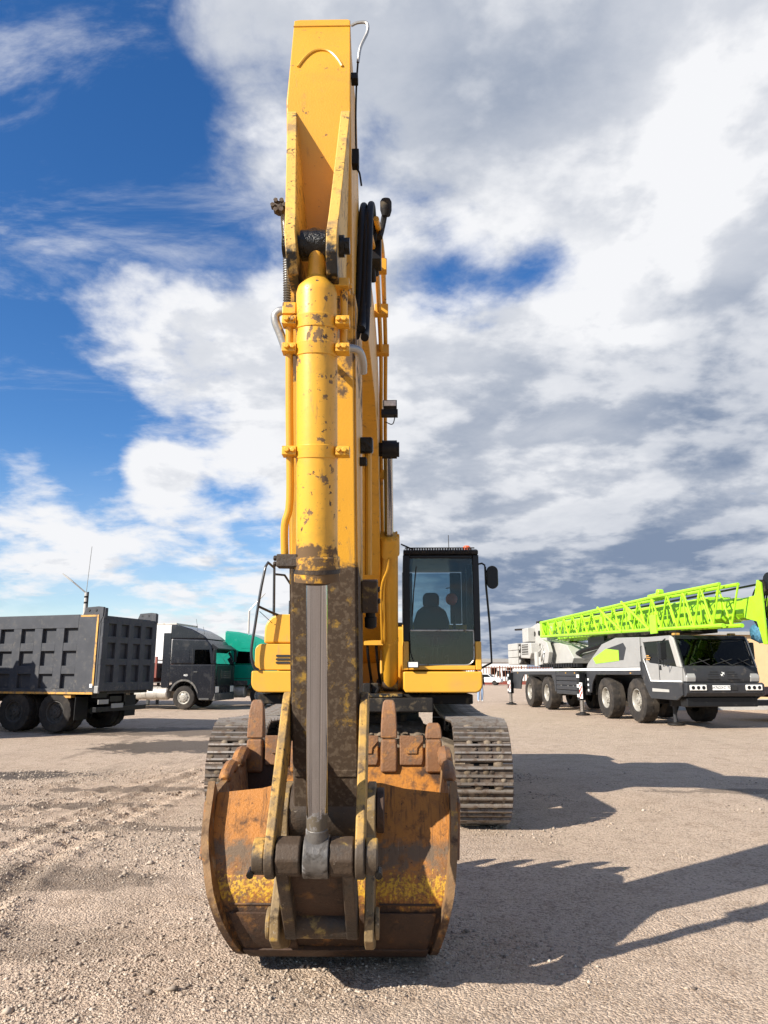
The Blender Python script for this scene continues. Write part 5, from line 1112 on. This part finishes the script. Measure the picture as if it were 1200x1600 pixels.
# front: windscreen, nose, bumper
fx = lambda z: 3.0 - (z - 1.76) * .43
def fquad(z0, z1, y0, y1, dx, th): return [(fx(z0) + dx, y0, z0), (fx(z0) + dx, y1, z0), (fx(z1) + dx, y1, z1), (fx(z1) + dx, y0, z1)], [(fx(z0) + dx + th, y0, z0), (fx(z0) + dx + th, y1, z0), (fx(z1) + dx + th, y1, z1), (fx(z1) + dx + th, y0, z1)]
m = MB(); m.hexa(*fquad(1.78, 2.58, -W + .12, W - .12, -.02, .008)); m.build('windscreen', 'dark_glass', cabn)
m = MB(); m.hexa(*fquad(2.58, 2.68, -W + .06, W - .06, -.04, .05)); m.hexa(*fquad(1.80, 2.58, -W + .052, -W + .12, -.04, .05)); m.hexa(*fquad(1.80, 2.58, W - .12, W - .052, -.04, .05)); m.build('windscreen_frame', 'cab_black', cabn, bev=.01)
m = MB(); m.prism([(2.7, 1.315), (3.10, 1.315), (3.14, 1.45), (3.06, 1.74), (2.98, 1.80), (2.7, 1.80)], -W + .052, W - .052, lambda a, b, y: (a, y, b)); nose = m.build('nose_panel', 'crane_dark', cabn, bev=.02)
for s in (-1, 1):
    m = MB(); m.prism([(2.9, 1.32), (3.12, 1.32), (3.155, 1.46), (3.02, 1.77), (2.9, 1.77)], s * (W - .36), s * (W - .048), lambda a, b, y: (a, y, b)); m.build('corner_panel', 'crane_grey', cabn, bev=.04)
    m = MB(); m.box((3.225, s * .86 - .26, 1.09), (3.262, s * .86 + .26, 1.25)); hl = m.build('headlamp', 'lamp_glass', CR, bev=.02)
    for k in range(3): m = MB(); m.lathe((3.262, s * .86 - .16 + k * .16, 1.17), (1, 0, 0), [(0, .055), (.006, .045)], 14); m.build('lamp_ring', 'cab_black', hl)
for k, (w, z) in enumerate(((.62, 1.62), (.72, 1.555), (.72, 1.49), (.80, 1.42))):
    for s in (-1, 1):
        m = MB(); xa = 3.146 - abs(z - 1.45) * .28 if z > 1.45 else 3.135; a, b = sorted((s * .13, s * w * .62)); m.box((xa - .03, a, z - .012), (xa + .012, b, z + .012)); m.build('grille_bar', 'plate_text', nose)
m = MB()
for (a, b) in (((-.05, 1.50), (.05, 1.60)), ((-.06, 1.55), (.02, 1.49)), ((-.02, 1.61), (.06, 1.55))): m.tube([(3.118, a[0], a[1]), (3.118, b[0], b[1])], .012, 5)
m.build('emblem', 'white_mark', nose)
m = MB(); m.prism([(2.9, .90), (3.12, .92), (3.22, 1.02), (3.24, 1.26), (3.16, 1.31), (2.9, 1.31)], -W - .01, W + .01, lambda a, b, y: (a, y, b)); bump = m.build('bumper', 'crane_dark', CR, bev=.02)
m = MB(); m.box((3.236, -.42, 1.10), (3.258, .12, 1.235)); npl = m.build('number_plate', 'white_mark', bump, bev=.004)
text_mesh('H762XC 70', .115, 'plate_text', npl, face_x(3.259, -.15, 1.167))
m = MB(); m.box((3.236, .16, 1.10), (3.25, .34, 1.21)); m.build('tow_cover', 'plate_text', bump, bev=.004)
m = MB(); m.box((2.6, -1.1, .62), (3.0, 1.1, .90)); m.build('under_bumper', 'black_paint', CR, bev=.03)
for y0, y1 in ((-.95, -.25), (-.2, .45), (.42, 1.0)):
    m = MB(); m.tube([(fx(1.82) + .02, y0 + .0, 1.82), (fx(1.98) + .02, y1, 1.99)], .014, 5); m.tube([(fx(1.80) + .03, y1 - .05, 1.80), (fx(1.99) + .025, y1 - .35, 2.0)], .012, 5); m.build('wiper', 'plate_text', cabn)
for y in (-.6, .55):   # seats and wheel inside
    m = MB(); m.box((1.3, y - .25, 1.45), (1.85, y + .25, 1.62)); m.box((1.2, y - .24, 1.60), (1.35, y + .24, 2.3)); m.build('seat', 'seat_cloth', cabn, bev=.05)
m = MB(); pts = [(2.25 + .10 * math.cos(a), -.55 + .22 * math.sin(a), 1.9 + .18 * math.cos(a)) for a in [i * math.pi / 10 for i in range(21)]]; m.tube(pts, .018, 6); m.build('steering_wheel', 'seat_cloth', cabn)
m = MB(); m.lathe((2.40, -.92, 2.44), (1, 0, .1), [(0, .12), (.01, .12), (.02, .08)], 18); m.build('cab_fan', 'crane_light', cabn)
for s in (-1, 1):
    m = MB(); m.box((.80, s * W, 1.99), (1.05, s * (W + .004), 2.02)); m.box((.80, s * W, 2.05), (1.10, s * (W + .004), 2.08)); m.box((.80, s * W, 2.11), (1.02, s * (W + .004), 2.14)); o = m.build('door_notice', 'dump_trim', cabn); o['kind'] = 'stuff'
    m = MB(); m.tube([(.58, s * (W + .02), 1.45), (.58, s * (W + .06), 1.5), (.58, s * (W + .06), 2.4), (.58, s * (W + .02), 2.45)], .014, 6); m.build('grab_rail', 'black_paint', cabn)
    m = MB(); m.box((2.2, s * .9 - .1, 2.705), (2.36, s * .9 + .1, 2.78)); m.build('roof_lamp', 'dump_trim', cabn, bev=.02)
    for x in (-13.2, -6.4, -5.4, -.3): m = MB(); m.box((x, s * 1.256, 1.56), (x + .1, s * 1.264, 1.60)); m.build('side_marker', 'dump_trim', CR)
    for x in (-7.0, -6.2, -5.6): m = MB(); m.box((x, s * 1.251, 1.05), (x + .10, s * 1.262, 1.09)); m.build('locker_latch', 'steel_grey', CR)
    for k in range(3): m = MB(); m.box((-3.62 - .42, s * 1.256, .9 + k * .2), (-3.62 - .30, s * 1.262, .98 + k * .2)); m.build('reflector', 'white_mark', CR)
# engine hood / operator housing with lime pentagon
m = MB(); m.prism([(-4.2, 1.76), (.45, 1.76), (.45, 2.74), (-1.4, 2.80), (-2.6, 2.62), (-4.0, 1.95)], -1.22, -.15, lambda a, b, y: (a, y, b)); hs = m.build('engine_housing', 'crane_grey', CR, bev=.03)
m = MB(); m.prism([(-2.3, 2.42), (-.75, 2.60), (-.55, 2.42), (-.8, 2.02), (-2.3, 2.0)], -1.226, -1.2205, lambda a, b, y: (a, y, b)); m.build('dark_panel', 'crane_dark', hs)
m = MB(); m.prism([(-3.45, 2.12), (-2.2, 2.44), (-1.15, 2.36), (-1.15, 2.0), (-3.2, 1.92)], -1.234, -1.227, lambda a, b, y: (a, y, b)); m.build('lime_panel', 'lime', hs)
# superstructure
SX = -8.6
m = MB(); m.lathe((SX, 0, 1.74), (0, 0, 1), [(0, .95), (.12, .95), (.12, .85), (.25, .85)], 36); m.build('slew_ring', 'dark_frame', CR)
m = MB(); m.prism([(-12.6, 1.99), (-6.9, 1.99), (-6.7, 2.2), (-7.4, 2.75), (-9.5, 3.05), (-11.6, 3.75), (-12.4, 3.7), (-12.6, 3.2)], -.75, .75, lambda a, b, y: (a, y, b)); sup = m.build('turntable_frame', 'crane_light', CR, bev=.03)
for k in range(3): m = MB(); m.box((-14.9, -1.22, 2.0 + k * .36), (-13.2, 1.22, 2.345 + k * .36)); m.build('counterweight_slab', 'crane_light', sup, bev=.03)
m = MB(); m.box((-13.19, -1.15, 1.98), (-12.7, 1.15, 3.0)); m.build('winch_frame', 'dark_frame', sup, bev=.02)
for k in range(3): m = MB(); m.cyl((-12.95, -1.151, 2.15 + k * .33), (-12.95, -1.19, 2.15 + k * .33), .09, 12); m.build('frame_bolt', 'crane_light', sup)
m = MB(); m.prism([(-12.6, 2.3), (-11.2, 2.25), (-10.9, 2.5), (-10.95, 3.0), (-12.5, 3.05)], -1.24, -.75, lambda a, b, y: (a, y, b)); cool = m.build('cooler_housing', 'crane_light', sup, bev=.05)
for k in range(6): m = MB(); m.box((-12.3 + k * .17, -1.252, 2.45), (-12.3 + k * .17 + .09, -1.236, 2.95)); m.build('cooler_slot', 'dark_frame', cool)
for k in range(4): m = MB(); m.box((-12.4, -1.256, 2.5 + k * .12), (-11.3, -1.242, 2.53 + k * .12)); m.build('cooler_bar', 'crane_light', cool)
m = MB(); m.box((-12.5, -1.15, 3.06), (-11.6, -.76, 3.75)); m.build('valve_housing', 'crane_light', sup, bev=.04)
m = MB(); m.prism([(-12.4, 3.0), (-10.2, 2.9), (-10.2, 3.7), (-11.2, 3.95), (-12.4, 3.8)], -.78, .7, lambda a, b, y: (a, y, b)); m.build('boom_pedestal', 'crane_light', sup, bev=.04)
for x in (-11.6, -10.9): m = MB(); m.cyl((x, -.781, 3.45), (x, -.82, 3.45), .12, 14); m.build('pedestal_pin', 'dark_frame', sup)
m = MB(); m.tube([(-12.3, -.9, 3.72), (-14.3, -.95, 3.80)], .05, 8); m.build('camera_arm', 'dark_frame', sup)
for x in (-11.9, -11.5): m = MB(); m.box((x, -.6, 3.93), (x + .2, -.4, 4.08)); m.build('roof_lamp', 'dark_frame', sup, bev=.02)
for k in range(9):
    m = MB(); x = -10.8 + random.random() * 1.9; m.tube(spline([(x, -1.0 - .15 * random.random(), 2.0), (x + random.uniform(-.2, .2), -1.1, 2.35), (x + random.uniform(-.5, .5), -.95, 2.7), (x + random.uniform(-.5, .5), -.8, 2.95)]), .035, 7); m.build('hose', ('black_rubber', 'crane_light', 'steel_grey')[k % 3], sup)
for x, z0, z1 in ((-10.5, 1.9, 2.55), (-9.9, 1.95, 2.3)): m = MB(); m.cyl((x, -1.08, z0), (x, -1.08, z1), .13, 16); m.build('tank', 'crane_light', sup)
m = MB(); m.prism([(-9.4, 2.0), (-8.9, 2.0), (-8.6, 2.5), (-8.9, 2.95), (-9.6, 3.1), (-9.2, 2.5)], -1.15, -.95, lambda a, b, y: (a, y, b)); m.build('support_bracket', 'crane_light', sup, bev=.03)
m = MB()
for k in range(16): m.box((-9.9 + k * .30, -1.16, 1.82), (-9.9 + k * .30 + .16, -.95, 1.96))
o = m.build('cable_chain', 'black_rubber', sup); o['kind'] = 'stuff'
# lift cylinder
m = MB(); m.tube([(-7.2, -.2, 2.2), (-5.5, -.2, 2.42), (-2.6, -.2, 2.75)], .17, 16); lc = m.build('lift_cylinder', 'crane_grey', CR)
m = MB(); m.tube([(-7.3, -.4, 2.35), (-6.0, -.62, 2.48), (-4.2, -.6, 2.62), (-3.2, -.5, 2.8)], .10, 8); m.build('hose_bundle', 'black_rubber', lc)
# telescopic boom: nested sections, direction almost along the carrier
def boomframe(t): return Vector((-10.6 + 15.2 * t, .05 + .55 * t, 3.45 - .06 * t))
def bsec(t0, t1, hw_, z0, z1, nm, mat, par, bev=.03):
    a, b = boomframe(t0), boomframe(t1); ring = [(-hw_, z0 + .12), (-hw_ * .6, z0), (hw_ * .6, z0), (hw_, z0 + .12), (hw_, z1 - .05), (hw_ - .05, z1), (-hw_ + .05, z1), (-hw_, z1 - .05)]
    m = MB(); vs = [(p.x, p.y + y, p.z + z) for p in (a, b) for y, z in ring]; n = 8
    m.add(vs, [tuple(range(n - 1, -1, -1)), tuple(range(n, 2 * n))] + [(i, (i + 1) % n, n + (i + 1) % n, n + i) for i in range(n)]); return m.build(nm, mat, par, bev=bev)
tb = bsec(0, .86, .42, -.46, .48, 'telescopic_boom', 'lime', CR)
bsec(.861, .90, .38, -.34, .38, 'boom_section', 'lime', tb); bsec(.901, .935, .34, -.30, .34, 'boom_section', 'lime', tb); bsec(.936, .97, .30, -.27, .30, 'boom_section', 'lime', tb)
for t in (.25, .55, .84): bsec(t, t + .012, .45, -.40, .45, 'boom_collar', 'lime', tb, .005)
m = MB(); 
for s in (-1, 1): m.prism([(4.05, 3.12), (4.62, 2.98), (4.80, 2.35), (4.95, 2.35), (4.96, 4.02), (4.80, 4.12), (4.62, 3.70), (4.05, 3.68)], .62 + s * .33 - .03, .62 + s * .33 + .03, lambda a, b, y: (a, y, b))
bh = m.build('boom_head', 'lime', tb, bev=.01)
for z in (2.6, 3.9): m = MB(); m.cyl((4.85, .32, z), (4.85, .92, z), .22, 22); m.build('sheave', 'dark_frame', bh)
for k in range(8):
    y = .36 + k * .07; m = MB(); m.tube(spline([(4.7, y, 4.0), (4.4, y, 3.7), (4.3, y, 3.2), (4.55, y, 2.75)]), .025, 6); m.build('hoist_rope', 'black_rubber', bh)
m = MB(); m.box((4.8, .5, 4.0), (5.3, .8, 4.25)); m.cyl((5.15, .35, 4.05), (5.15, .95, 4.05), .24, 18); m.build('head_pulley', 'black_paint', bh, bev=.03)
bsec(.28, .42, .25, -.66, -.385, 'boom_support', 'lime', tb); m = MB(); m.box((-6.3, -.25, 2.55), (-4.6, .35, 3.04)); m.build('boom_rest', 'black_paint', CR, bev=.03)
m = MB(); m.box((-3.6, -.55, 2.83), (1.6, .9, 3.05)); m.build('boom_shadow_slab', 'dark_frame', CR, bev=.03)  # dark slab added as the shadow band under the boom
# lattice jib carried along the camera side of the boom
def jp(t, y, z): # t 0..1 rear->front
    return Vector((-9.7 + 14.3 * t, -.95 + .50 * t + y, 3.25 - .36 * t + z))
jib = MB(); hz = lambda t: .62 + .50 * min(1, t * 1.1); hy = lambda t: .16 + .12 * t
def chord(y, top):
    return [jp(t, (hy(t) if y > 0 else -hy(t)), (hz(t) if top else -.02 + .0 * t)) for t in (0, .25, .5, .75, 1.0)]
m = MB(); m.prism([(-9.75, 3.2), (-9.45, 3.2), (-9.45, 3.92), (-9.75, 3.92)], -1.14, -.78, lambda a, b, y: (a, y, b)); jb = m.build('lattice_jib', 'lime', CR, bev=.02)
for y in (-1, 1):
    for top in (0, 1): m = MB(); m.tube(chord(y, top),   .062 if not top else .055, 8); m.build('jib_chord', 'lime', jb)
NB = 30
for y in (-1, 1):
    for k in range(NB):
        t0, t1 = (k) / NB, (k + 1) / NB; a = jp(t0, y * hy(t0), 0 if k % 2 else hz(t0)); b = jp(t1, y * hy(t1), hz(t1) if k % 2 else 0)
        m = MB(); m.tube([a, b], .030, 6); m.build('jib_brace', 'lime', jb)
    for k in range(2, NB, 4):
        t0 = k / NB; m = MB(); m.tube([jp(t0, y * hy(t0), 0), jp(t0, y * hy(t0), hz(t0))], .024, 6); m.build('jib_brace', 'lime', jb)
for k in range(0, NB, 2):
    t0, t1 = k / NB, (k + 1) / NB
    for top in (0, 1): m = MB(); z = (hz(t0) if top else 0); z1 = hz(t1) if top else 0; m.tube([jp(t0, -hy(t0), z), jp(t1, hy(t1), z1)], .02, 6); m.build('jib_brace', 'lime', jb)
for t in (.58, .72): 
    m = MB(); m.tube([jp(t, -hy(t) - .05, -.02), jp(t - .13, -hy(t) - .05, hz(t))], .045, 7); m.build('jib_strut', 'lime', jb)
m = MB(); c = jp(.74, -hy(.74) - .04, 0); m.box((c.x - .22, c.y - .05, c.z - .16), (c.x + .22, c.y + .02, c.z + .45)); m.build('jib_plate', 'lime', jb, bev=.02)
m = MB(); c = jp(.72, 0, hz(.72)); m.box((c.x - .3, c.y - .15, c.z), (c.x + .3, c.y + .15, c.z + .14)); m.cyl((c.x + .3, c.y - .1, c.z + .16), (c.x + .3, c.y + .1, c.z + .16), .11, 16); m.build('jib_sheave', 'lime', jb, bev=.03)

for k in range(3): m = MB(); m.tube(spline([(-9.3, .1 + k * .12, 4.05), (-4, .25 + k * .12, 3.99), (4.6, .5 + k * .08, 4.05)]), .016, 5); m.build('hoist_rope', 'black_rubber', tb)
for t in (.12, .3, .47, .63): m = MB(); a = jp(t, -hy(t) - .05, hz(t) * .5); m.box((a.x - .10, a.y - .04, a.z - .14), (a.x + .10, a.y + .05, a.z + .14)); m.build('jib_gusset', 'lime', jb, bev=.01)
# blue bundle hung at the boom head
m = MB(); m.tube(spline([(0, 0, .5), (.08, .02, .2), (-.1, .0, -.1), (.05, 0, -.42), (.0, 0, -.55)], 5), [.05, .12, .2, .3, .34, .38, .42, .44, .46, .46, .44, .42, .40, .36, .32, .27, .22, .18, .12, .08, .03][:21], 16)
rr = random.Random(3)
m.v = [(v[0] * (1 + rr.uniform(-.14, .14)), v[1] * (1 + rr.uniform(-.14, .14)), v[2] + rr.uniform(-.03, .03)) for v in m.v]
bun = m.build('tarp_bundle', 'blue_tarp'); bun.location = (10.75, 20.9, 2.72); bun.scale = (.8, .8, .62); tag(bun, 'crumpled blue bundle hanging under the lime boom head', 'bundle')

# red and white marked board beyond the boom head
BD = empty('striped_board', (14.3, 26.2, 0), R(0)); tag(BD, 'white sign board with red diagonal stripes beyond the boom head', 'sign')
m = MB(); m.box((-.3, 0, 3.1), (1.6, .04, 4.1)); b_ = m.build('board', 'white_mark', BD)
stripes(BD, (-.3, -.002, 3.1), (1, 0, 0), (0, 0, 1), 1.0, 1.0, 2, off=(0, -.006, 0))
for x in (0, 1.3): m = MB(); m.box((x, .041, 0), (x + .08, .12, 4.1)); m.build('post', 'crane_dark', BD)

# rusty steel trailer and peach wall behind the crane
RT = empty('steel_trailer', (13.9, 26.4, 0), R(8)); tag(RT, 'rusty red low steel trailer beside the crane front', 'trailer')
m = MB(); m.box((-.9, -1.0, .78), (8, 1.2, .98)); m.build('bed', 'rusty', RT, bev=.02)
m = MB(); m.prism([(-1.5, .80), (-.9, .98), (-.6, 1.10), (3, 1.12), (3, .985), (-.9, .985)], -.9, .9, lambda a, b, y: (a, y, b)); m.build('loading_plate', 'rusty', RT, bev=.01)
for k in range(4): m = MB(); m.lathe((-.3 + k * .9, -1.0, .38), (0, 1, 0), [(0, .05), (0, .36), (.25, .38), (.27, .05)], 20); m.build('wheel', 'tyre', RT)
m = MB(); m.box((.6, -.95, 1.121), (.68, -.87, 1.75)); m.build('stake', 'rusty', RT)
BW = empty('boundary_building', (13.5, 33.5, 0), R(4)); tag(BW, 'low peach rendered building wall behind the crane cab', 'building')
m = MB(); m.box((-1.2, 0, -.1), (30, 6, 3.25)); m.build('wall', 'peach_wall', BW)
m = MB(); m.box((-1.35, -.15, 3.251), (30, 6.1, 3.40)); m.build('roof_edge', 'crane_light', BW, bev=.01)
m = MB(); m.box((-1.21, -.03, -.1), (30, -.001, .45)); m.build('plinth', 'concrete', BW)

# ------------------------------------------------------------------ far background
FN = empty('bar_fence', (10, 104, 0)); tag(FN, 'rusty vertical bar fence far across the yard', 'fence')
for k in range(5): m = MB(); m.box((k * 3.0 - .08, -.08, 0), (k * 3.0 + .08, .08, 2.5)); m.build('post', 'rusty', FN)
for z in (.35, 2.2): m = MB(); m.box((-1, -.03, z), (13, .03, z + .1)); m.build('rail', 'rusty', FN)
m0 = MB(); m0.box((-.045, -.025, .1), (.045, .025, 2.45)); bar = m0.build('bar', 'rusty')
for k in range(36):
    if k % 8: inst(bar, 'bar', FN, loc=(k * .375, 0, 0), rot=(0, 0, 0))
bpy.data.objects.remove(bar)
m = MB(); m.box((-4, -.5, -.05), (16, .5, .35)); m.build('fence_base', 'red_oxide', FN)
def small_car(x, y, rz, label, mat, tall=0.0):
    K = empty('parked_car', (x, y, 0), rz); tag(K, label, 'car', 'cars near the far fence')
    m = MB(); m.prism([(-2.0, .35), (2.1, .35), (2.15, .7), (1.9, .88), (1.0, .98), (.5, 1.42 + tall), (-1.2, 1.45 + tall), (-1.8, 1.0 + tall * .8), (-2.05, .9)], -.85, .85, lambda a, b, y: (a, y, b)); m.build('body', mat, K, bev=.08)
    for s in (-1, 1): m = MB(); m.prism([(.88, 1.0), (.45, 1.36 + tall), (-1.1, 1.38 + tall), (-1.5, 1.02)], s * .845, s * .858, lambda a, b, y: (a, y, b)); m.build('side_window', 'dark_glass', K)
    m = MB(); m.hexa([(1.0, -.7, 1.0), (1.0, .7, 1.0), (.55, .7, 1.38 + tall), (.55, -.7, 1.38 + tall)], [(1.03, -.7, 1.01), (1.03, .7, 1.01), (.58, .7, 1.39 + tall), (.58, -.7, 1.39 + tall)]); m.build('windscreen', 'dark_glass', K)
    for xx in (-1.3, 1.3):
        for s in (-1, 1): m = MB(); m.lathe((xx, s * .86, .32), (0, -s, 0), [(0, .05), (0, .30), (.18, .32), (.2, .05)], 16); m.build('wheel', 'tyre', K)
small_car(13.2, 98, R(-20), 'white car parked in front of the far bar fence', 'white_paint')
small_car(18.0, 112, R(-80), 'pale van parked behind the far bar fence', 'far_white', .5)
FB = empty('far_building', (21.5, 150, 0)); tag(FB, 'small white building far beyond the bar fence', 'building')
m = MB(); m.box((-4.5, 0, -.1), (7, 6, 3.6)); m.build('wall', 'far_white', FB); m = MB(); m.prism([(-4.8, 3.6), (7.3, 3.6), (6.5, 4.3), (-4.0, 4.3)], -.3, 6.3, lambda a, b, y: (a, y, b)); m.build('roof', 'crane_grey', FB)
for k in range(3): m = MB(); m.box((-3.5 + k * 3.2, -.04, 1.2), (-2.3 + k * 3.2, -.001, 2.5)); m.build('window', 'dark_glass', FB)
m = MB(); HN = 60; vs = []; fs = []
for i in range(HN + 1):
    xx = -120 + 400 * i / HN; hh = 3.5 + 3.2 * math.sin(i * .35) + 2.0 * math.sin(i * .83 + 1) + random.uniform(-.5, .5); hh = max(hh, 1)
    vs += [(xx, 300, -1), (xx, 320, hh), (xx, 400, hh * .9), (xx, 440, -1)]
for i in range(HN):
    for j in range(3): fs.append((i * 4 + j, i * 4 + 4 + j, i * 4 + 5 + j, i * 4 + 1 + j))
m.add(vs, fs); tag(m.build('hills', 'hill_green'), None, None, None, 'structure')

# person standing behind the cab
def person(x, y):
    me = bpy.data.meshes.new('person')
    J = [(0, 0, .95), (0, 0, 1.15), (0, .01, 1.40), (0, 0, 1.50), (0, -.01, 1.60), (0, -.01, 1.70),
         (-.10, 0, .90), (-.11, -.02, .50), (-.12, .02, .10), (-.12, -.10, .04), (.10, 0, .90), (.12, -.03, .50), (.13, .03, .10), (.13, -.09, .04),
         (-.19, .01, 1.40), (-.25, .02, 1.12), (-.24, -.06, .88), (.19, .01, 1.40), (.25, .02, 1.12), (.24, -.06, .88)]
    E = [(0, 1), (1, 2), (2, 3), (3, 4), (4, 5), (0, 6), (6, 7), (7, 8), (8, 9), (0, 10), (10, 11), (11, 12), (12, 13), (2, 14), (14, 15), (15, 16), (2, 17), (17, 18), (18, 19)]
    rad = [.15, .15, .16, .065, .095, .085, .095, .075, .055, .045, .095, .075, .055, .045, .07, .05, .038, .07, .05, .038]
    me.from_pydata(J, E, []); o = bpy.data.objects.new('person', me); C.objects.link(o)
    sk = o.modifiers.new('skin', 'SKIN'); ss = o.modifiers.new('sub', 'SUBSURF'); ss.levels = 2; ss.render_levels = 2
    for i, v in enumerate(me.skin_vertices[0].data): v.radius = (rad[i], rad[i]); v.use_root = (i == 0)
    m = bpy.data.materials.new('clothes'); m.use_nodes = True; t = NT(m.node_tree); tc = t.new('ShaderNodeTexCoord'); sp = t.new('ShaderNodeSeparateXYZ'); t.l.new(tc.outputs['Object'], sp.inputs[0])
    c = t.mix(t.math('GREATER_THAN', sp.outputs[2], .10), (.42, .40, .38), (.26, .36, .52)); c = t.mix(t.math('GREATER_THAN', sp.outputs[2], .96), c, (.03, .03, .035)); c = t.mix(t.math('GREATER_THAN', sp.outputs[2], 1.50), c, (.45, .27, .19))
    t.l.new(c, t.n['Principled BSDF'].inputs['Base Color']); t.n['Principled BSDF'].inputs['Roughness'].default_value = .85; me.materials.append(m)
    o.location = (x, y, 0); o.rotation_euler = (0, 0, R(25)); tag(o, 'person in pale blue jeans standing behind the excavator cab', 'person')
person(5.33, 42.0)
